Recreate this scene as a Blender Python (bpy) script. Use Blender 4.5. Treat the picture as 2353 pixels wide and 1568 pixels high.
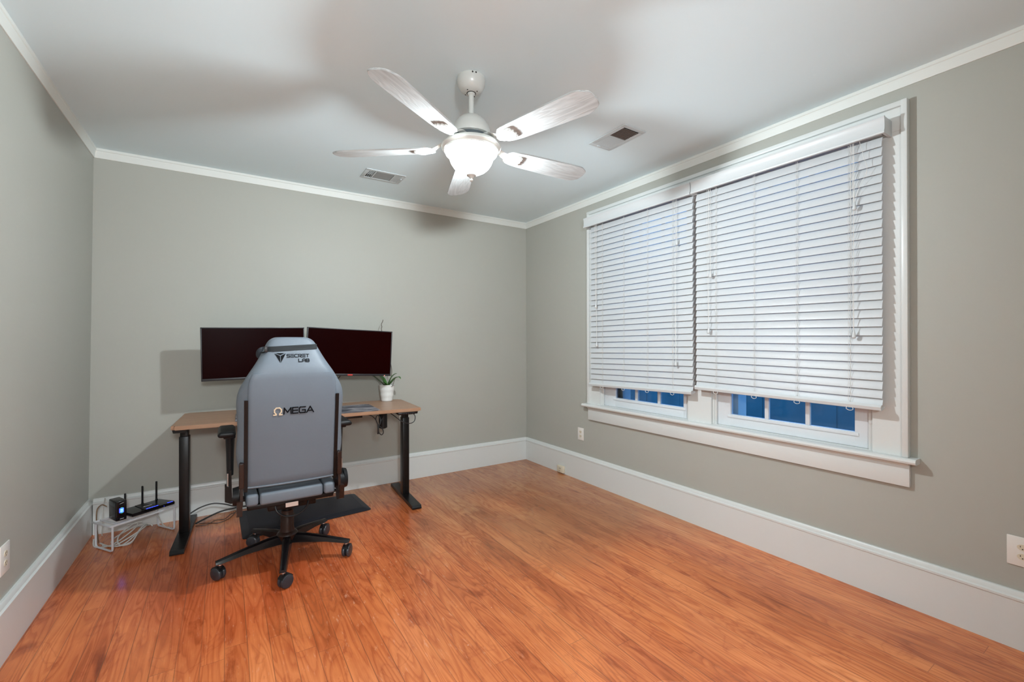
import bpy, bmesh, math, random
from math import sin, cos, pi, radians as R_
from mathutils import Vector, Matrix
random.seed(7)
for o in list(bpy.data.objects): bpy.data.objects.remove(o, do_unlink=True)
SC = bpy.context.scene
COL = SC.collection

# ------------------------------------------------------------------ camera
CAMP = Vector((0.77973, -4.25747, 1.35827))
YAW, PITCH, ROLL, FPX = 0.57404, 0.00188, -0.0017, 1021.14
Fv = Vector((sin(YAW)*cos(PITCH), cos(YAW)*cos(PITCH), sin(PITCH)))
Rv = Vector((cos(YAW), -sin(YAW), 0)); Uv = Rv.cross(Fv)
R2 = Rv*cos(ROLL) + Uv*sin(ROLL); U2 = Uv*cos(ROLL) - Rv*sin(ROLL)
cam = bpy.data.cameras.new('camera'); camo = bpy.data.objects.new('camera', cam); COL.objects.link(camo)
M = Matrix((R2, U2, -Fv)).transposed().to_4x4(); M.translation = CAMP
camo.matrix_world = M
cam.sensor_fit = 'HORIZONTAL'; cam.sensor_width = 36.0; cam.lens = 36.0*FPX/2353.0
cam.clip_start = 0.02; cam.clip_end = 200
SC.camera = camo

# ------------------------------------------------------------------ view, world (blue dusk), exposure
SC.view_settings.view_transform = 'Standard'; SC.view_settings.look = 'None'
SC.view_settings.gamma = 1.0; SC.view_settings.use_curve_mapping = False
SC.view_settings.exposure = 1.70
W_ = bpy.data.worlds.new('dusk'); SC.world = W_; W_.use_nodes = True
bg = W_.node_tree.nodes['Background']; bg.inputs[0].default_value = (0.09, 0.34, .85, 1); bg.inputs[1].default_value = 0.75
BULB_W = 64.0      # the fan's lamp
BOWL_E = 2.4
FILL_W = 66.0      # unseen fill light added behind the camera to lift the shadows
hd = bpy.data.lights.new('hall_fill', 'POINT'); hd.shadow_soft_size = .15; hd.energy = FILL_W; hd.color = (.92, 1.0, 1.06)
ho = bpy.data.objects.new('hall_fill', hd); COL.objects.link(ho); ho.location = (.76, -5.22, 1.88)

ROOM_W, H = 3.730, 2.74
YN, YF = 0.0, -4.85        # back wall seen in the photo / wall behind the camera
LEAN = 0.011               # the left wall leans out a little towards the floor
def LX(z): return LEAN*(z-H)

# ------------------------------------------------------------------ materials
MATS = {}
def mat(name, col, rough=0.5, metal=0.0, spec=0.5, **kw):
    m = bpy.data.materials.new(name); m.use_nodes = True
    nt = m.node_tree; b = nt.nodes['Principled BSDF']
    b.inputs['Base Color'].default_value = (*col, 1); b.inputs['Roughness'].default_value = rough
    b.inputs['Metallic'].default_value = metal; b.inputs['Specular IOR Level'].default_value = spec
    if kw.get('coat'): b.inputs['Coat Weight'].default_value = kw['coat']; b.inputs['Coat Roughness'].default_value = kw.get('coatr', .1)
    if kw.get('emit'):
        b.inputs['Emission Color'].default_value = (*kw['emit'], 1); b.inputs['Emission Strength'].default_value = kw.get('es', 1)
    if kw.get('sheen'): b.inputs['Sheen Weight'].default_value = kw['sheen']
    tc = nt.nodes.new('ShaderNodeTexCoord')
    if kw.get('var'):     # slight mottling of the colour + bump
        n = nt.nodes.new('ShaderNodeTexNoise'); n.inputs['Scale'].default_value = kw.get('vs', 3); n.inputs['Detail'].default_value = 4
        nt.links.new(tc.outputs['Object'], n.inputs['Vector'])
        mx = nt.nodes.new('ShaderNodeMix'); mx.data_type = 'RGBA'
        v = kw['var']; mx.inputs[6].default_value = (*[c*(1-v) for c in col], 1); mx.inputs[7].default_value = (*[min(1, c*(1+v)) for c in col], 1)
        nt.links.new(n.outputs[0], mx.inputs[0]); nt.links.new(mx.outputs[2], b.inputs['Base Color'])
    if kw.get('bump'):
        n2 = nt.nodes.new('ShaderNodeTexNoise'); n2.inputs['Scale'].default_value = kw.get('bs', 300); n2.inputs['Detail'].default_value = 3
        nt.links.new(tc.outputs['Object'], n2.inputs['Vector'])
        bp = nt.nodes.new('ShaderNodeBump'); bp.inputs['Strength'].default_value = kw['bump']; bp.inputs['Distance'].default_value = kw.get('bd', .002)
        nt.links.new(n2.outputs[0], bp.inputs['Height']); nt.links.new(bp.outputs[0], b.inputs['Normal'])
    MATS[name] = m; return m
WALL = mat('wall_paint', (.412, .410, .366), .5, spec=.32, var=.03, vs=1.2, bump=.06, bs=60, bd=.003)
CEIL = mat('ceiling_paint', (.75, .88, .92), .7, spec=.2, var=.02, vs=1)
TRIM = mat('trim_paint', (.68, .695, .675), .34, spec=.5, var=.02, vs=2, bump=.05, bs=40)
CROWN = mat('crown_paint', (.72, .74, .70), .5, var=.03, vs=4, bump=.1, bs=30, bd=.004)
SASH = mat('sash_paint', (.70, .73, .75), .35, var=.02)
BLIND = mat('blind_slat', (.58, .60, .61), .38, spec=.4, var=.015, vs=2)
CORD = mat('blind_cord', (.70, .69, .66), .8)
VALM = mat('valance_paint', (.60, .62, .62), .35)
FANW = mat('fan_enamel', (.60, .61, .58), .3, spec=.5, coat=.2)
BRKT = mat('blade_bracket_enamel', (.66, .67, .64), .35)
GAPM = mat('fan_gap_metal', (.10, .12, .13), .5)
BLK = mat('black_metal', (.006, .005, .005), .34, spec=.28, bump=.05, bs=400)
BLKP = mat('black_plastic', (.009, .009, .010), .42, spec=.3)
BLKG = mat('black_gloss', (.006, .005, .006), .2, spec=.4)
DKBR = mat('dark_brown_plastic', (.022, .009, .006), .34, spec=.35)
SCRN = mat('screen_glass', (.0080, .0003, .0003), .3, spec=.02)  # red tint of the base stands in for a reflection of the room
BEZEL = mat('bezel_plastic', (.020, .018, .020), .35, spec=.4)
GREYL = mat('grey_leather', (.148, .174, .205), .5, spec=.4, var=.05, vs=6, bump=.12, bs=420, bd=.001)
PANL = mat('grey_back_leather', (.140, .165, .196), .5, spec=.3, var=.05, vs=5, bump=.12, bs=420, bd=.001)
SIDEL = GREYL
VELOR = mat('pillow_velour', (.022, .026, .034), .9)
STRAP = mat('strap_webbing', (.024, .026, .028), .8, spec=.2, bump=.3, bs=500)
CAST = mat('castor_plastic', (.030, .034, .042), .3, spec=.5)
STEEL = mat('brushed_steel', (.55, .55, .56), .25, metal=1.0)
LETTER = mat('black_lettering', (.004, .004, .005), .7, spec=.1)
GOLD = mat('pale_gold_lettering', (.75, .60, .42), .35)
STICK = mat('sticker_paper', (.55, .42, .36), .6)
MATM = mat('rubber_mat', (.016, .017, .023), .45, spec=.3, bump=.25, bs=250, bd=.001)
WIREW = mat('white_coated_wire', (.72, .73, .76), .35)
CABW = mat('white_cable', (.62, .60, .56), .5)
CABB = mat('brown_cable', (.22, .13, .07), .5)
CABK = mat('black_cable', (.012, .012, .012), .45)
IVORY = mat('ivory_plastic', (.70, .62, .48), .35)
PLATE = mat('outlet_plate_plastic', (.78, .75, .70), .3)
SLOT = mat('slot_black', (.02, .018, .015), .7)
POT = mat('white_ceramic', (.78, .77, .74), .25, spec=.6)
LEAF = mat('leaf_green', (.055, .17, .030), .35, var=.35, vs=25)
LEAFD = mat('leaf_dark_green', (.045, .075, .012), .4, var=.25, vs=25)
STEM = mat('dry_stem', (.09, .07, .05), .7)
SOIL = mat('bark_soil', (.06, .04, .025), .95)
REDB = mat('red_badge', (.55, .03, .02), .4)
BLUEL = mat('blue_led', (.02, .02, .1), .4, emit=(.03, .06, 1.0), es=1.1)
BLUEC = mat('blue_led_core', (.1, .2, .3), .4, emit=(.12, .45, 1.0), es=1.3)
GREENL = mat('green_led', (.02, .1, .02), .4, emit=(.03, .6, .2), es=.5)
REDL = mat('red_led', (.2, .02, .02), .4, emit=(1, .25, .15), es=1.5)
VENTW = mat('vent_enamel', (.55, .60, .61), .4)
VENTD = mat('duct_dark', (.006, .005, .005), .8)
DAMP = mat('damper_grey', (.30, .32, .32), .6)
RUST = mat('rusty_slat', (.16, .12, .10), .6)
SILV = mat('silver_print', (.55, .55, .55), .4)
FENCE = mat('dark_fence_wood', (.13, .22, .22), .8, var=.4, vs=3)
GROUND = mat('outside_ground', (.08, .09, .10), .9, var=.4, vs=2)
BARREL = mat('added_hall_wall', (.5, .48, .42), .6)

def wood_mat(name, base, dark, axis, sc, rough, gap=None):
    pass

def floor_mat():
    m = bpy.data.materials.new('pine_floorboards'); m.use_nodes = True
    nt = m.node_tree; N = nt.nodes; L = nt.links; b = N['Principled BSDF']
    def nd(t, **kw):
        n = N.new(t)
        for k, v in kw.items(): setattr(n, k, v)
        return n
    def math_(op, a, bb=None, c=None):
        n = nd('ShaderNodeMath', operation=op)
        for i, v in enumerate((a, bb, c)):
            if v is None: continue
            if isinstance(v, (int, float)): n.inputs[i].default_value = v
            else: L.new(v, n.inputs[i])
        return n.outputs[0]
    tc = nd('ShaderNodeTexCoord'); sp = nd('ShaderNodeSeparateXYZ'); L.new(tc.outputs['Object'], sp.inputs[0])
    bw = .0865
    xi = math_('DIVIDE', sp.outputs[0], bw); idx = math_('FLOOR', xi); fx = math_('FRACT', xi)
    wn = nd('ShaderNodeTexWhiteNoise', noise_dimensions='1D'); L.new(idx, wn.inputs['W'])
    yoff = math_('ADD', math_('DIVIDE', sp.outputs[1], 2.6), math_('MULTIPLY', wn.outputs[0], 7.3))
    seg = math_('FLOOR', yoff); fy = math_('FRACT', yoff)
    wn2 = nd('ShaderNodeTexWhiteNoise', noise_dimensions='2D'); cb = nd('ShaderNodeCombineXYZ'); L.new(idx, cb.inputs[0]); L.new(seg, cb.inputs[1]); L.new(cb.outputs[0], wn2.inputs['Vector'])
    def noise(sx, sy, z, detail, rough=.5, dist=0.0):
        c = nd('ShaderNodeCombineXYZ'); L.new(math_('MULTIPLY', sp.outputs[0], sx), c.inputs[0]); L.new(math_('MULTIPLY', sp.outputs[1], sy), c.inputs[1])
        if isinstance(z, (int, float)): c.inputs[2].default_value = z
        else: L.new(z, c.inputs[2])
        n = nd('ShaderNodeTexNoise'); n.inputs['Scale'].default_value = 1.0; n.inputs['Detail'].default_value = detail; n.inputs['Roughness'].default_value = rough; n.inputs['Distortion'].default_value = dist
        L.new(c.outputs[0], n.inputs['Vector']); return n.outputs[0]
    def ramp(v, stops, interp='LINEAR'):
        r = nd('ShaderNodeValToRGB'); L.new(v, r.inputs[0]); r.color_ramp.interpolation = interp; e = r.color_ramp.elements
        e[0].position, e[0].color = stops[0][0], (*stops[0][1], 1); e[1].position, e[1].color = stops[-1][0], (*stops[-1][1], 1)
        for p, c in stops[1:-1]: q = e.new(p); q.color = (*c, 1)
        return r.outputs[0]
    def mul(a, b_, f=1.0):
        m_ = nd('ShaderNodeMix', data_type='RGBA', blend_type='MULTIPLY')
        if isinstance(f, (int, float)): m_.inputs[0].default_value = f
        else: L.new(f, m_.inputs[0])
        L.new(a, m_.inputs[6]); L.new(b_, m_.inputs[7]); return m_.outputs[2]
    zb = math_('MULTIPLY', wn2.outputs[0], 31.0)
    # cathedral grain: contour lines of a stretched noise, one slice per board
    n1 = noise(9.0, .85, zb, 1.6, .5, .35)
    rings = math_('FRACT', math_('MULTIPLY', n1, 17.0))
    rg = ramp(rings, [(0, (.15,)*3), (.5, (.95,)*3), (.86, (.75,)*3), (1, (.05,)*3)])
    n2 = noise(300, 7, zb, 3)                      # fibres
    n3 = noise(2.6, .9, 3.0, 5, .6, .6)           # tone patches
    n6 = noise(1.1, .8, 8.0, 3, .5, .3)           # worn areas
    g = math_('ADD', math_('ADD', math_('MULTIPLY', rg, .26), math_('MULTIPLY', n2, .26)), math_('ADD', math_('MULTIPLY', wn2.outputs[0], .20), math_('MULTIPLY', math_('SUBTRACT', n3, .5), 1.10)))
    col = ramp(g, [(.0, (.30, .072, .022)), (.32, (.55, .150, .046)), (.62, (.76, .258, .090)), (.85, (.88, .375, .150))])
    # brown worn finish towards the far corner, redder near the chair
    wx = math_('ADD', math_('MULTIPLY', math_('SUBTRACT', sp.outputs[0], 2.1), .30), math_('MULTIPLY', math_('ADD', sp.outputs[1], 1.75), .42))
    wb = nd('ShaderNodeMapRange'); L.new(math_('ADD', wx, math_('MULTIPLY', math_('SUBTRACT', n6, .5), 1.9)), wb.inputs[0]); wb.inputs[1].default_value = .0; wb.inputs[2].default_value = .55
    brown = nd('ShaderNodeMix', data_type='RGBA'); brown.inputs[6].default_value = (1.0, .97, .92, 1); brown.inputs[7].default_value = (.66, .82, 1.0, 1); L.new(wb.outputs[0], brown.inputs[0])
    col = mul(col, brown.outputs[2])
    rdx = math_('SUBTRACT', sp.outputs[0], .9); rdy = math_('ADD', sp.outputs[1], 1.25)
    rd = math_('SQRT', math_('ADD', math_('MULTIPLY', rdx, rdx), math_('MULTIPLY', rdy, rdy)))
    rm = nd('ShaderNodeMapRange'); L.new(math_('ADD', rd, math_('MULTIPLY', math_('SUBTRACT', n6, .5), 1.5)), rm.inputs[0]); rm.inputs[1].default_value = .3; rm.inputs[2].default_value = 1.25; rm.inputs[3].default_value = 1; rm.inputs[4].default_value = 0
    red = nd('ShaderNodeMix', data_type='RGBA'); red.inputs[6].default_value = (1, 1, 1, 1); red.inputs[7].default_value = (.92, .66, .60, 1); L.new(rm.outputs[0], red.inputs[0])
    col = mul(col, red.outputs[2])
    # dark blotches along the grain and ring-shaped stains
    n4 = noise(13, 2.6, 1.0, 5, .62, .5)
    col = mul(col, ramp(n4, [(.57, (1, 1, 1)), (.64, (.78, .69, .67)), (.74, (.55, .47, .47))]))
    n7 = noise(5.5, 3.2, 12.0, 3, .5, .8)
    st = math_('ABSOLUTE', math_('SUBTRACT', n7, .60))
    col = mul(col, ramp(st, [(.0, (.86, .80, .80)), (.008, (.93, .90, .90)), (.03, (1, 1, 1))]))
    # pale wear scratches around the chair
    n5 = noise(60, 10, 4.0, 4, .72)
    dx = math_('SUBTRACT', sp.outputs[0], 1.45); dy = math_('ADD', sp.outputs[1], 1.65)
    dist = math_('SQRT', math_('ADD', math_('MULTIPLY', dx, dx), math_('MULTIPLY', math_('MULTIPLY', dy, dy), .5)))
    near = nd('ShaderNodeMapRange'); L.new(dist, near.inputs[0]); near.inputs[1].default_value = .1; near.inputs[2].default_value = 1.1; near.inputs[3].default_value = 1; near.inputs[4].default_value = .12
    ws = nd('ShaderNodeMapRange'); L.new(n5, ws.inputs[0]); ws.inputs[1].default_value = .60; ws.inputs[2].default_value = .70
    wear = math_('MULTIPLY', math_('MULTIPLY', ws.outputs[0], near.outputs[0]), .50)
    mx3 = nd('ShaderNodeMix', data_type='RGBA'); L.new(wear, mx3.inputs[0]); L.new(col, mx3.inputs[6]); mx3.inputs[7].default_value = (.86, .52, .35, 1)
    # tiny white specks
    vo = nd('ShaderNodeTexVoronoi'); vo.inputs['Scale'].default_value = 6.0; L.new(tc.outputs['Object'], vo.inputs['Vector'])
    sk = nd('ShaderNodeMapRange'); L.new(vo.outputs['Distance'], sk.inputs[0]); sk.inputs[1].default_value = .010; sk.inputs[2].default_value = .018; sk.inputs[3].default_value = .8; sk.inputs[4].default_value = 0
    mxs = nd('ShaderNodeMix', data_type='RGBA'); L.new(sk.outputs[0], mxs.inputs[0]); L.new(mx3.outputs[2], mxs.inputs[6]); mxs.inputs[7].default_value = (.8, .7, .6, 1)
    # seams, thin and uneven
    ex = math_('MINIMUM', fx, math_('SUBTRACT', 1.0, fx)); seamx = nd('ShaderNodeMapRange'); L.new(ex, seamx.inputs[0]); seamx.inputs[1].default_value = .004; seamx.inputs[2].default_value = .026
    ey = math_('MINIMUM', fy, math_('SUBTRACT', 1.0, fy)); seamy = nd('ShaderNodeMapRange'); L.new(ey, seamy.inputs[0]); seamy.inputs[1].default_value = .0001; seamy.inputs[2].default_value = .0006
    seam = math_('MINIMUM', seamx.outputs[0], seamy.outputs[0])
    sv = nd('ShaderNodeMapRange'); L.new(noise(11.6, 1.4, 20.0, 3), sv.inputs[0]); sv.inputs[1].default_value = .35; sv.inputs[2].default_value = .65; sv.inputs[3].default_value = .45; sv.inputs[4].default_value = 1.0
    sf = math_('MULTIPLY', math_('SUBTRACT', 1.0, seam), sv.outputs[0])
    mx4 = nd('ShaderNodeMix', data_type='RGBA'); L.new(sf, mx4.inputs[0]); L.new(mxs.outputs[2], mx4.inputs[6]); mx4.inputs[7].default_value = (.17, .058, .026, 1)
    L.new(mx4.outputs[2], b.inputs['Base Color'])
    rr = nd('ShaderNodeMapRange'); L.new(n6, rr.inputs[0]); rr.inputs[1].default_value = .35; rr.inputs[2].default_value = .65; rr.inputs[3].default_value = .14; rr.inputs[4].default_value = .30
    L.new(rr.outputs[0], b.inputs['Roughness']); b.inputs['Specular IOR Level'].default_value = .5
    bp = nd('ShaderNodeBump'); bp.inputs['Strength'].default_value = .22; bp.inputs['Distance'].default_value = .0015
    L.new(math_('ADD', seam, math_('MULTIPLY', n2, .25)), bp.inputs['Height']); L.new(bp.outputs[0], b.inputs['Normal'])
    return m
FLOOR = floor_mat()

def grain_mat(name, c1, c2, axis=0, s_long=2.0, s_across=40.0, rough=.4, bump=.1, dist=.6, rings=6.0):
    m = bpy.data.materials.new(name); m.use_nodes = True
    nt = m.node_tree; N = nt.nodes; L = nt.links; b = N['Principled BSDF']
    tc = N.new('ShaderNodeTexCoord'); mp = N.new('ShaderNodeMapping'); L.new(tc.outputs['Object'], mp.inputs[0])
    s = [s_across]*3; s[axis] = s_long; mp.inputs['Scale'].default_value = s
    n = N.new('ShaderNodeTexNoise'); n.inputs['Scale'].default_value = 1; n.inputs['Detail'].default_value = 2; n.inputs['Distortion'].default_value = dist; L.new(mp.outputs[0], n.inputs['Vector'])
    mu = N.new('ShaderNodeMath'); mu.operation = 'MULTIPLY'; mu.inputs[1].default_value = rings; L.new(n.outputs[0], mu.inputs[0])
    fr = N.new('ShaderNodeMath'); fr.operation = 'PINGPONG'; fr.inputs[1].default_value = 1.0; L.new(mu.outputs[0], fr.inputs[0])
    mx = N.new('ShaderNodeMix'); mx.data_type = 'RGBA'; mx.inputs[6].default_value = (*c1, 1); mx.inputs[7].default_value = (*c2, 1)
    L.new(fr.outputs[0], mx.inputs[0]); L.new(mx.outputs[2], b.inputs['Base Color'])
    bp = N.new('ShaderNodeBump'); bp.inputs['Strength'].default_value = bump; bp.inputs['Distance'].default_value = .001; L.new(fr.outputs[0], bp.inputs['Height']); L.new(bp.outputs[0], b.inputs['Normal'])
    b.inputs['Roughness'].default_value = rough
    return m
DESKW = grain_mat('walnut_laminate', (.33, .180, .105), (.44, .262, .165), 0, 1.2, 30, .36, .03, .4, 4)
BLADEW = grain_mat('white_woodgrain_blade', (.40, .41, .405), (.50, .515, .51), 0, 2.5, 26, .45, .5, .6, 10)

def pad_mat():
    m = bpy.data.materials.new('desk_mat_print'); m.use_nodes = True
    nt = m.node_tree; N = nt.nodes; L = nt.links; b = N['Principled BSDF']
    tc = N.new('ShaderNodeTexCoord'); n = N.new('ShaderNodeTexNoise'); n.inputs['Scale'].default_value = 7; n.inputs['Detail'].default_value = 5; n.inputs['Distortion'].default_value = 1.2
    mp = N.new('ShaderNodeMapping'); mp.inputs['Scale'].default_value = (.7, 2.2, 1); L.new(tc.outputs['Object'], mp.inputs[0]); L.new(mp.outputs[0], n.inputs['Vector'])
    r = N.new('ShaderNodeValToRGB'); L.new(n.outputs[0], r.inputs[0]); r.color_ramp.elements[0].position = .42; r.color_ramp.elements[0].color = (.050, .050, .065, 1)
    r.color_ramp.elements[1].position = .68; r.color_ramp.elements[1].color = (.33, .31, .32, 1)
    L.new(r.outputs[0], b.inputs['Base Color']); b.inputs['Roughness'].default_value = .8
    return m
PADM = pad_mat()

def glass_mat():      # clear window glass: see-through with a fresnel reflection
    m = bpy.data.materials.new('window_glass'); m.use_nodes = True
    nt = m.node_tree; N = nt.nodes; L = nt.links; N.remove(N['Principled BSDF']); out = N['Material Output']
    t = N.new('ShaderNodeBsdfTransparent'); t.inputs[0].default_value = (.9, .95, .97, 1); g = N.new('ShaderNodeBsdfGlossy'); g.inputs['Roughness'].default_value = .04
    f = N.new('ShaderNodeFresnel'); f.inputs[0].default_value = 1.45; x = N.new('ShaderNodeMixShader')
    L.new(f.outputs[0], x.inputs[0]); L.new(t.outputs[0], x.inputs[1]); L.new(g.outputs[0], x.inputs[2]); L.new(x.outputs[0], out.inputs[0])
    return m
GLASS = glass_mat()
def bowl_mat():       # frosted lamp glass, lit from inside
    m = bpy.data.materials.new('frosted_lamp_glass'); m.use_nodes = True
    nt = m.node_tree; N = nt.nodes; L = nt.links; N.remove(N['Principled BSDF']); out = N['Material Output']
    t = N.new('ShaderNodeBsdfTransparent'); t.inputs[0].default_value = (1, 1, 1, 1)
    e = N.new('ShaderNodeEmission'); e.inputs[0].default_value = (.92, 1, 1, 1); e.inputs[1].default_value = BOWL_E
    x = N.new('ShaderNodeMixShader'); x.inputs[0].default_value = .5
    L.new(t.outputs[0], x.inputs[1]); L.new(e.outputs[0], x.inputs[2]); L.new(x.outputs[0], out.inputs[0])
    return m
BOWL = bowl_mat()

# ------------------------------------------------------------------ mesh helpers
def nbm(): return bmesh.new()
def xf(bm, verts, m):
    bmesh.ops.transform(bm, matrix=m, verts=verts)
def box(bm, x0, x1, y0, y1, z0, z1, bev=0.0, seg=2, m=None):
    r = bmesh.ops.create_cube(bm, size=1.0); vs = r['verts']
    for v in vs:
        v.co = Vector((x0+(v.co.x+.5)*(x1-x0), y0+(v.co.y+.5)*(y1-y0), z0+(v.co.z+.5)*(z1-z0)))
    if bev > 0:
        es = list({e for v in vs for e in v.link_edges})
        rr = bmesh.ops.bevel(bm, geom=es, offset=bev, segments=seg, affect='EDGES', profile=.5)
        vs = list({v for f in rr['faces'] for v in f.verts} | {v for v in vs if v.is_valid})
    if m is not None: xf(bm, vs, m)
    return vs
def prism(bm, pts, a0, a1, axis='y', m=None):
    """closed 2-D outline extruded along an axis. pts are the two other coordinates in xyz order"""
    def mk(p, a):
        if axis == 'y': return Vector((p[0], a, p[1]))
        if axis == 'x': return Vector((a, p[0], p[1]))
        return Vector((p[0], p[1], a))
    A = [bm.verts.new(mk(p, a0)) for p in pts]; B = [bm.verts.new(mk(p, a1)) for p in pts]
    n = len(pts)
    bm.faces.new(A); bm.faces.new(B[::-1])
    for i in range(n): bm.faces.new((A[i], B[i], B[(i+1) % n], A[(i+1) % n]))
    if m is not None: xf(bm, A+B, m)
    return A+B
def lathe(bm, prof, seg=40, cx=0, cy=0, m=None, cap=True):
    rings = []; allv = []
    for r, z in prof:
        if r < 1e-6: v = [bm.verts.new((cx, cy, z))]
        else: v = [bm.verts.new((cx+r*cos(2*pi*i/seg), cy+r*sin(2*pi*i/seg), z)) for i in range(seg)]
        rings.append(v); allv += v
    for a, b in zip(rings, rings[1:]):
        if len(a) == 1 and len(b) == 1: continue
        for i in range(seg):
            j = (i+1) % seg
            if len(a) == 1: bm.faces.new((a[0], b[j], b[i]))
            elif len(b) == 1: bm.faces.new((a[i], a[j], b[0]))
            else: bm.faces.new((a[i], a[j], b[j], b[i]))
    if cap:
        for rg in (rings[0], rings[-1]):
            if len(rg) > 2: bm.faces.new(rg)
    if m is not None: xf(bm, allv, m)
    return allv
def cyl(bm, p0, p1, r, r2=None, seg=20):
    p0 = Vector(p0); p1 = Vector(p1); d = p1-p0; q = d.to_track_quat('Z', 'Y').to_matrix().to_4x4(); q.translation = p0
    return lathe(bm, [(r, 0), (r if r2 is None else r2, d.length)], seg, m=q)
def smooth_path(pts, n=6):
    P = [Vector(p) for p in pts]; out = []
    for i in range(len(P)-1):
        p0 = P[max(i-1, 0)]; p1 = P[i]; p2 = P[i+1]; p3 = P[min(i+2, len(P)-1)]
        for k in range(n):
            t = k/n; out.append(.5*((2*p1)+(p2-p0)*t+(2*p0-5*p1+4*p2-p3)*t*t+(3*p1-p0-3*p2+p3)*t**3))
    out.append(P[-1]); return out
def tube(bm, pts, r, seg=8, n=0, rad=None, flat=1.0):
    P = smooth_path(pts, n) if n else [Vector(p) for p in pts]
    rings = []; up = None
    for i, p in enumerate(P):
        t = (P[min(i+1, len(P)-1)]-P[max(i-1, 0)]).normalized()
        if up is None:
            up = Vector((0, 0, 1)) if abs(t.z) < .9 else Vector((1, 0, 0))
        s = t.cross(up).normalized(); up = s.cross(t).normalized()
        rr = r if rad is None else rad(i/(len(P)-1))
        rings.append([bm.verts.new(p+s*rr*cos(2*pi*k/seg)+up*rr*flat*sin(2*pi*k/seg)) for k in range(seg)])
    for a, b in zip(rings, rings[1:]):
        for k in range(seg): bm.faces.new((a[k], a[(k+1) % seg], b[(k+1) % seg], b[k]))
    bm.faces.new(rings[0][::-1]); bm.faces.new(rings[-1])
def loft(bm, rings, cap=True):
    V = [[bm.verts.new(p) for p in r] for r in rings]; n = len(V[0])
    for a, b in zip(V, V[1:]):
        for k in range(n): bm.faces.new((a[k], a[(k+1) % n], b[(k+1) % n], b[k]))
    if cap: bm.faces.new(V[0][::-1]); bm.faces.new(V[-1])
    return V
ROOTM = {}
def obj(name, bm, material, parent=None, kind=None, label=None, smooth=35, subd=0, world=False, extra=()):
    bmesh.ops.recalc_face_normals(bm, faces=bm.faces)
    if world and parent is not None and parent.name in ROOTM:
        bmesh.ops.transform(bm, matrix=ROOTM[parent.name].inverted(), verts=bm.verts)
    me = bpy.data.meshes.new(name); bm.to_mesh(me); bm.free()
    me.materials.append(material)
    for e in extra: me.materials.append(e)
    if smooth:
        for p in me.polygons: p.use_smooth = True
        me.set_sharp_from_angle(angle=R_(smooth))
    o = bpy.data.objects.new(name, me); COL.objects.link(o)
    if parent is not None:
        o.parent = parent
        if parent.name in ROOTM and parent.type != 'EMPTY': pass
    if kind: o['kind'] = kind
    if label: o['label'] = label
    if subd:
        s = o.modifiers.new('subdivision', 'SUBSURF'); s.levels = subd; s.render_levels = subd
    return o
def thing(name, label, cat, loc=(0, 0, 0), rz=0.0, group=None):
    o = bpy.data.objects.new(name, None); COL.objects.link(o); o.empty_display_size = .05
    o.location = loc; o.rotation_euler = (0, 0, rz); o['label'] = label; o['category'] = cat
    if group: o['group'] = group
    m = Matrix.Rotation(rz, 4, 'Z'); m.translation = Vector(loc); ROOTM[o.name] = m
    return o
def tag(o, label, cat, group=None):
    o['label'] = label; o['category'] = cat
    if group: o['group'] = group
    return o
def struct(name, bm, m, smooth=0, parent=None):
    return obj(name, bm, m, parent, kind='structure', smooth=smooth)

# ------------------------------------------------------------------ room shell
T = .15
bm = nbm(); box(bm, -.35, ROOM_W+.0, YF-.2, .15, -.12, 0); struct('floor', bm, FLOOR)
bm = nbm(); box(bm, -.35, ROOM_W+T, YF-.2, .15, H, H+.12); struct('ceiling', bm, CEIL)
bm = nbm(); box(bm, -.35, ROOM_W+T, 0, T, 0, H); struct('wall_back', bm, WALL)
bm = nbm(); prism(bm, [(LX(0)-.2, 0), (LX(0), 0), (LX(H), H), (LX(H)-.2, H)], YF, 0, 'y'); struct('wall_left', bm, WALL)
D0, D1, DH = .18, 1.34, 2.10      # unseen doorway and hall behind the camera, added to let the fill light in
bm = nbm(); box(bm, -.35, D0, YF-.15, YF, 0, H); box(bm, D1, ROOM_W+T, YF-.15, YF, 0, H); box(bm, D0, D1, YF-.15, YF, DH, H); struct('wall_front', bm, WALL)
bm = nbm(); box(bm, D0-.09, D0, YF, YF+.02, 0, DH+.09); box(bm, D1, D1+.09, YF, YF+.02, 0, DH+.09); box(bm, D0, D1, YF, YF+.02, DH, DH+.09); struct('trim_8', bm, TRIM)
bm = nbm(); box(bm, -.9, 2.4, YF-1.75, YF-1.65, 0, 2.5); box(bm, -1.0, -.9, YF-1.65, YF-.15, 0, 2.5); box(bm, 2.4, 2.5, YF-1.65, YF-.15, 0, 2.5); box(bm, -.9, 2.4, YF-1.65, YF-.15, 2.5, 2.6); struct('wall_added_hall', bm, BARREL)
bm = nbm(); box(bm, -1.0, 2.5, YF-1.75, YF-.2, -.12, 0); struct('floor_added_hall', bm, FLOOR)
# right wall with two window openings
O1 = (-2.165, -1.225); O2 = (-3.300, -2.355); ZB, ZT = .755, 2.45
bm = nbm(); X0, X1 = ROOM_W, ROOM_W+T
box(bm, X0, X1, YF, 0, 0, ZB); box(bm, X0, X1, YF, 0, ZT, H)
box(bm, X0, X1, O1[1], 0, ZB, ZT); box(bm, X0, X1, O2[1], O1[0], ZB, ZT); box(bm, X0, X1, YF, O2[0], ZB, ZT)
struct('wall_right', bm, WALL)

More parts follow.
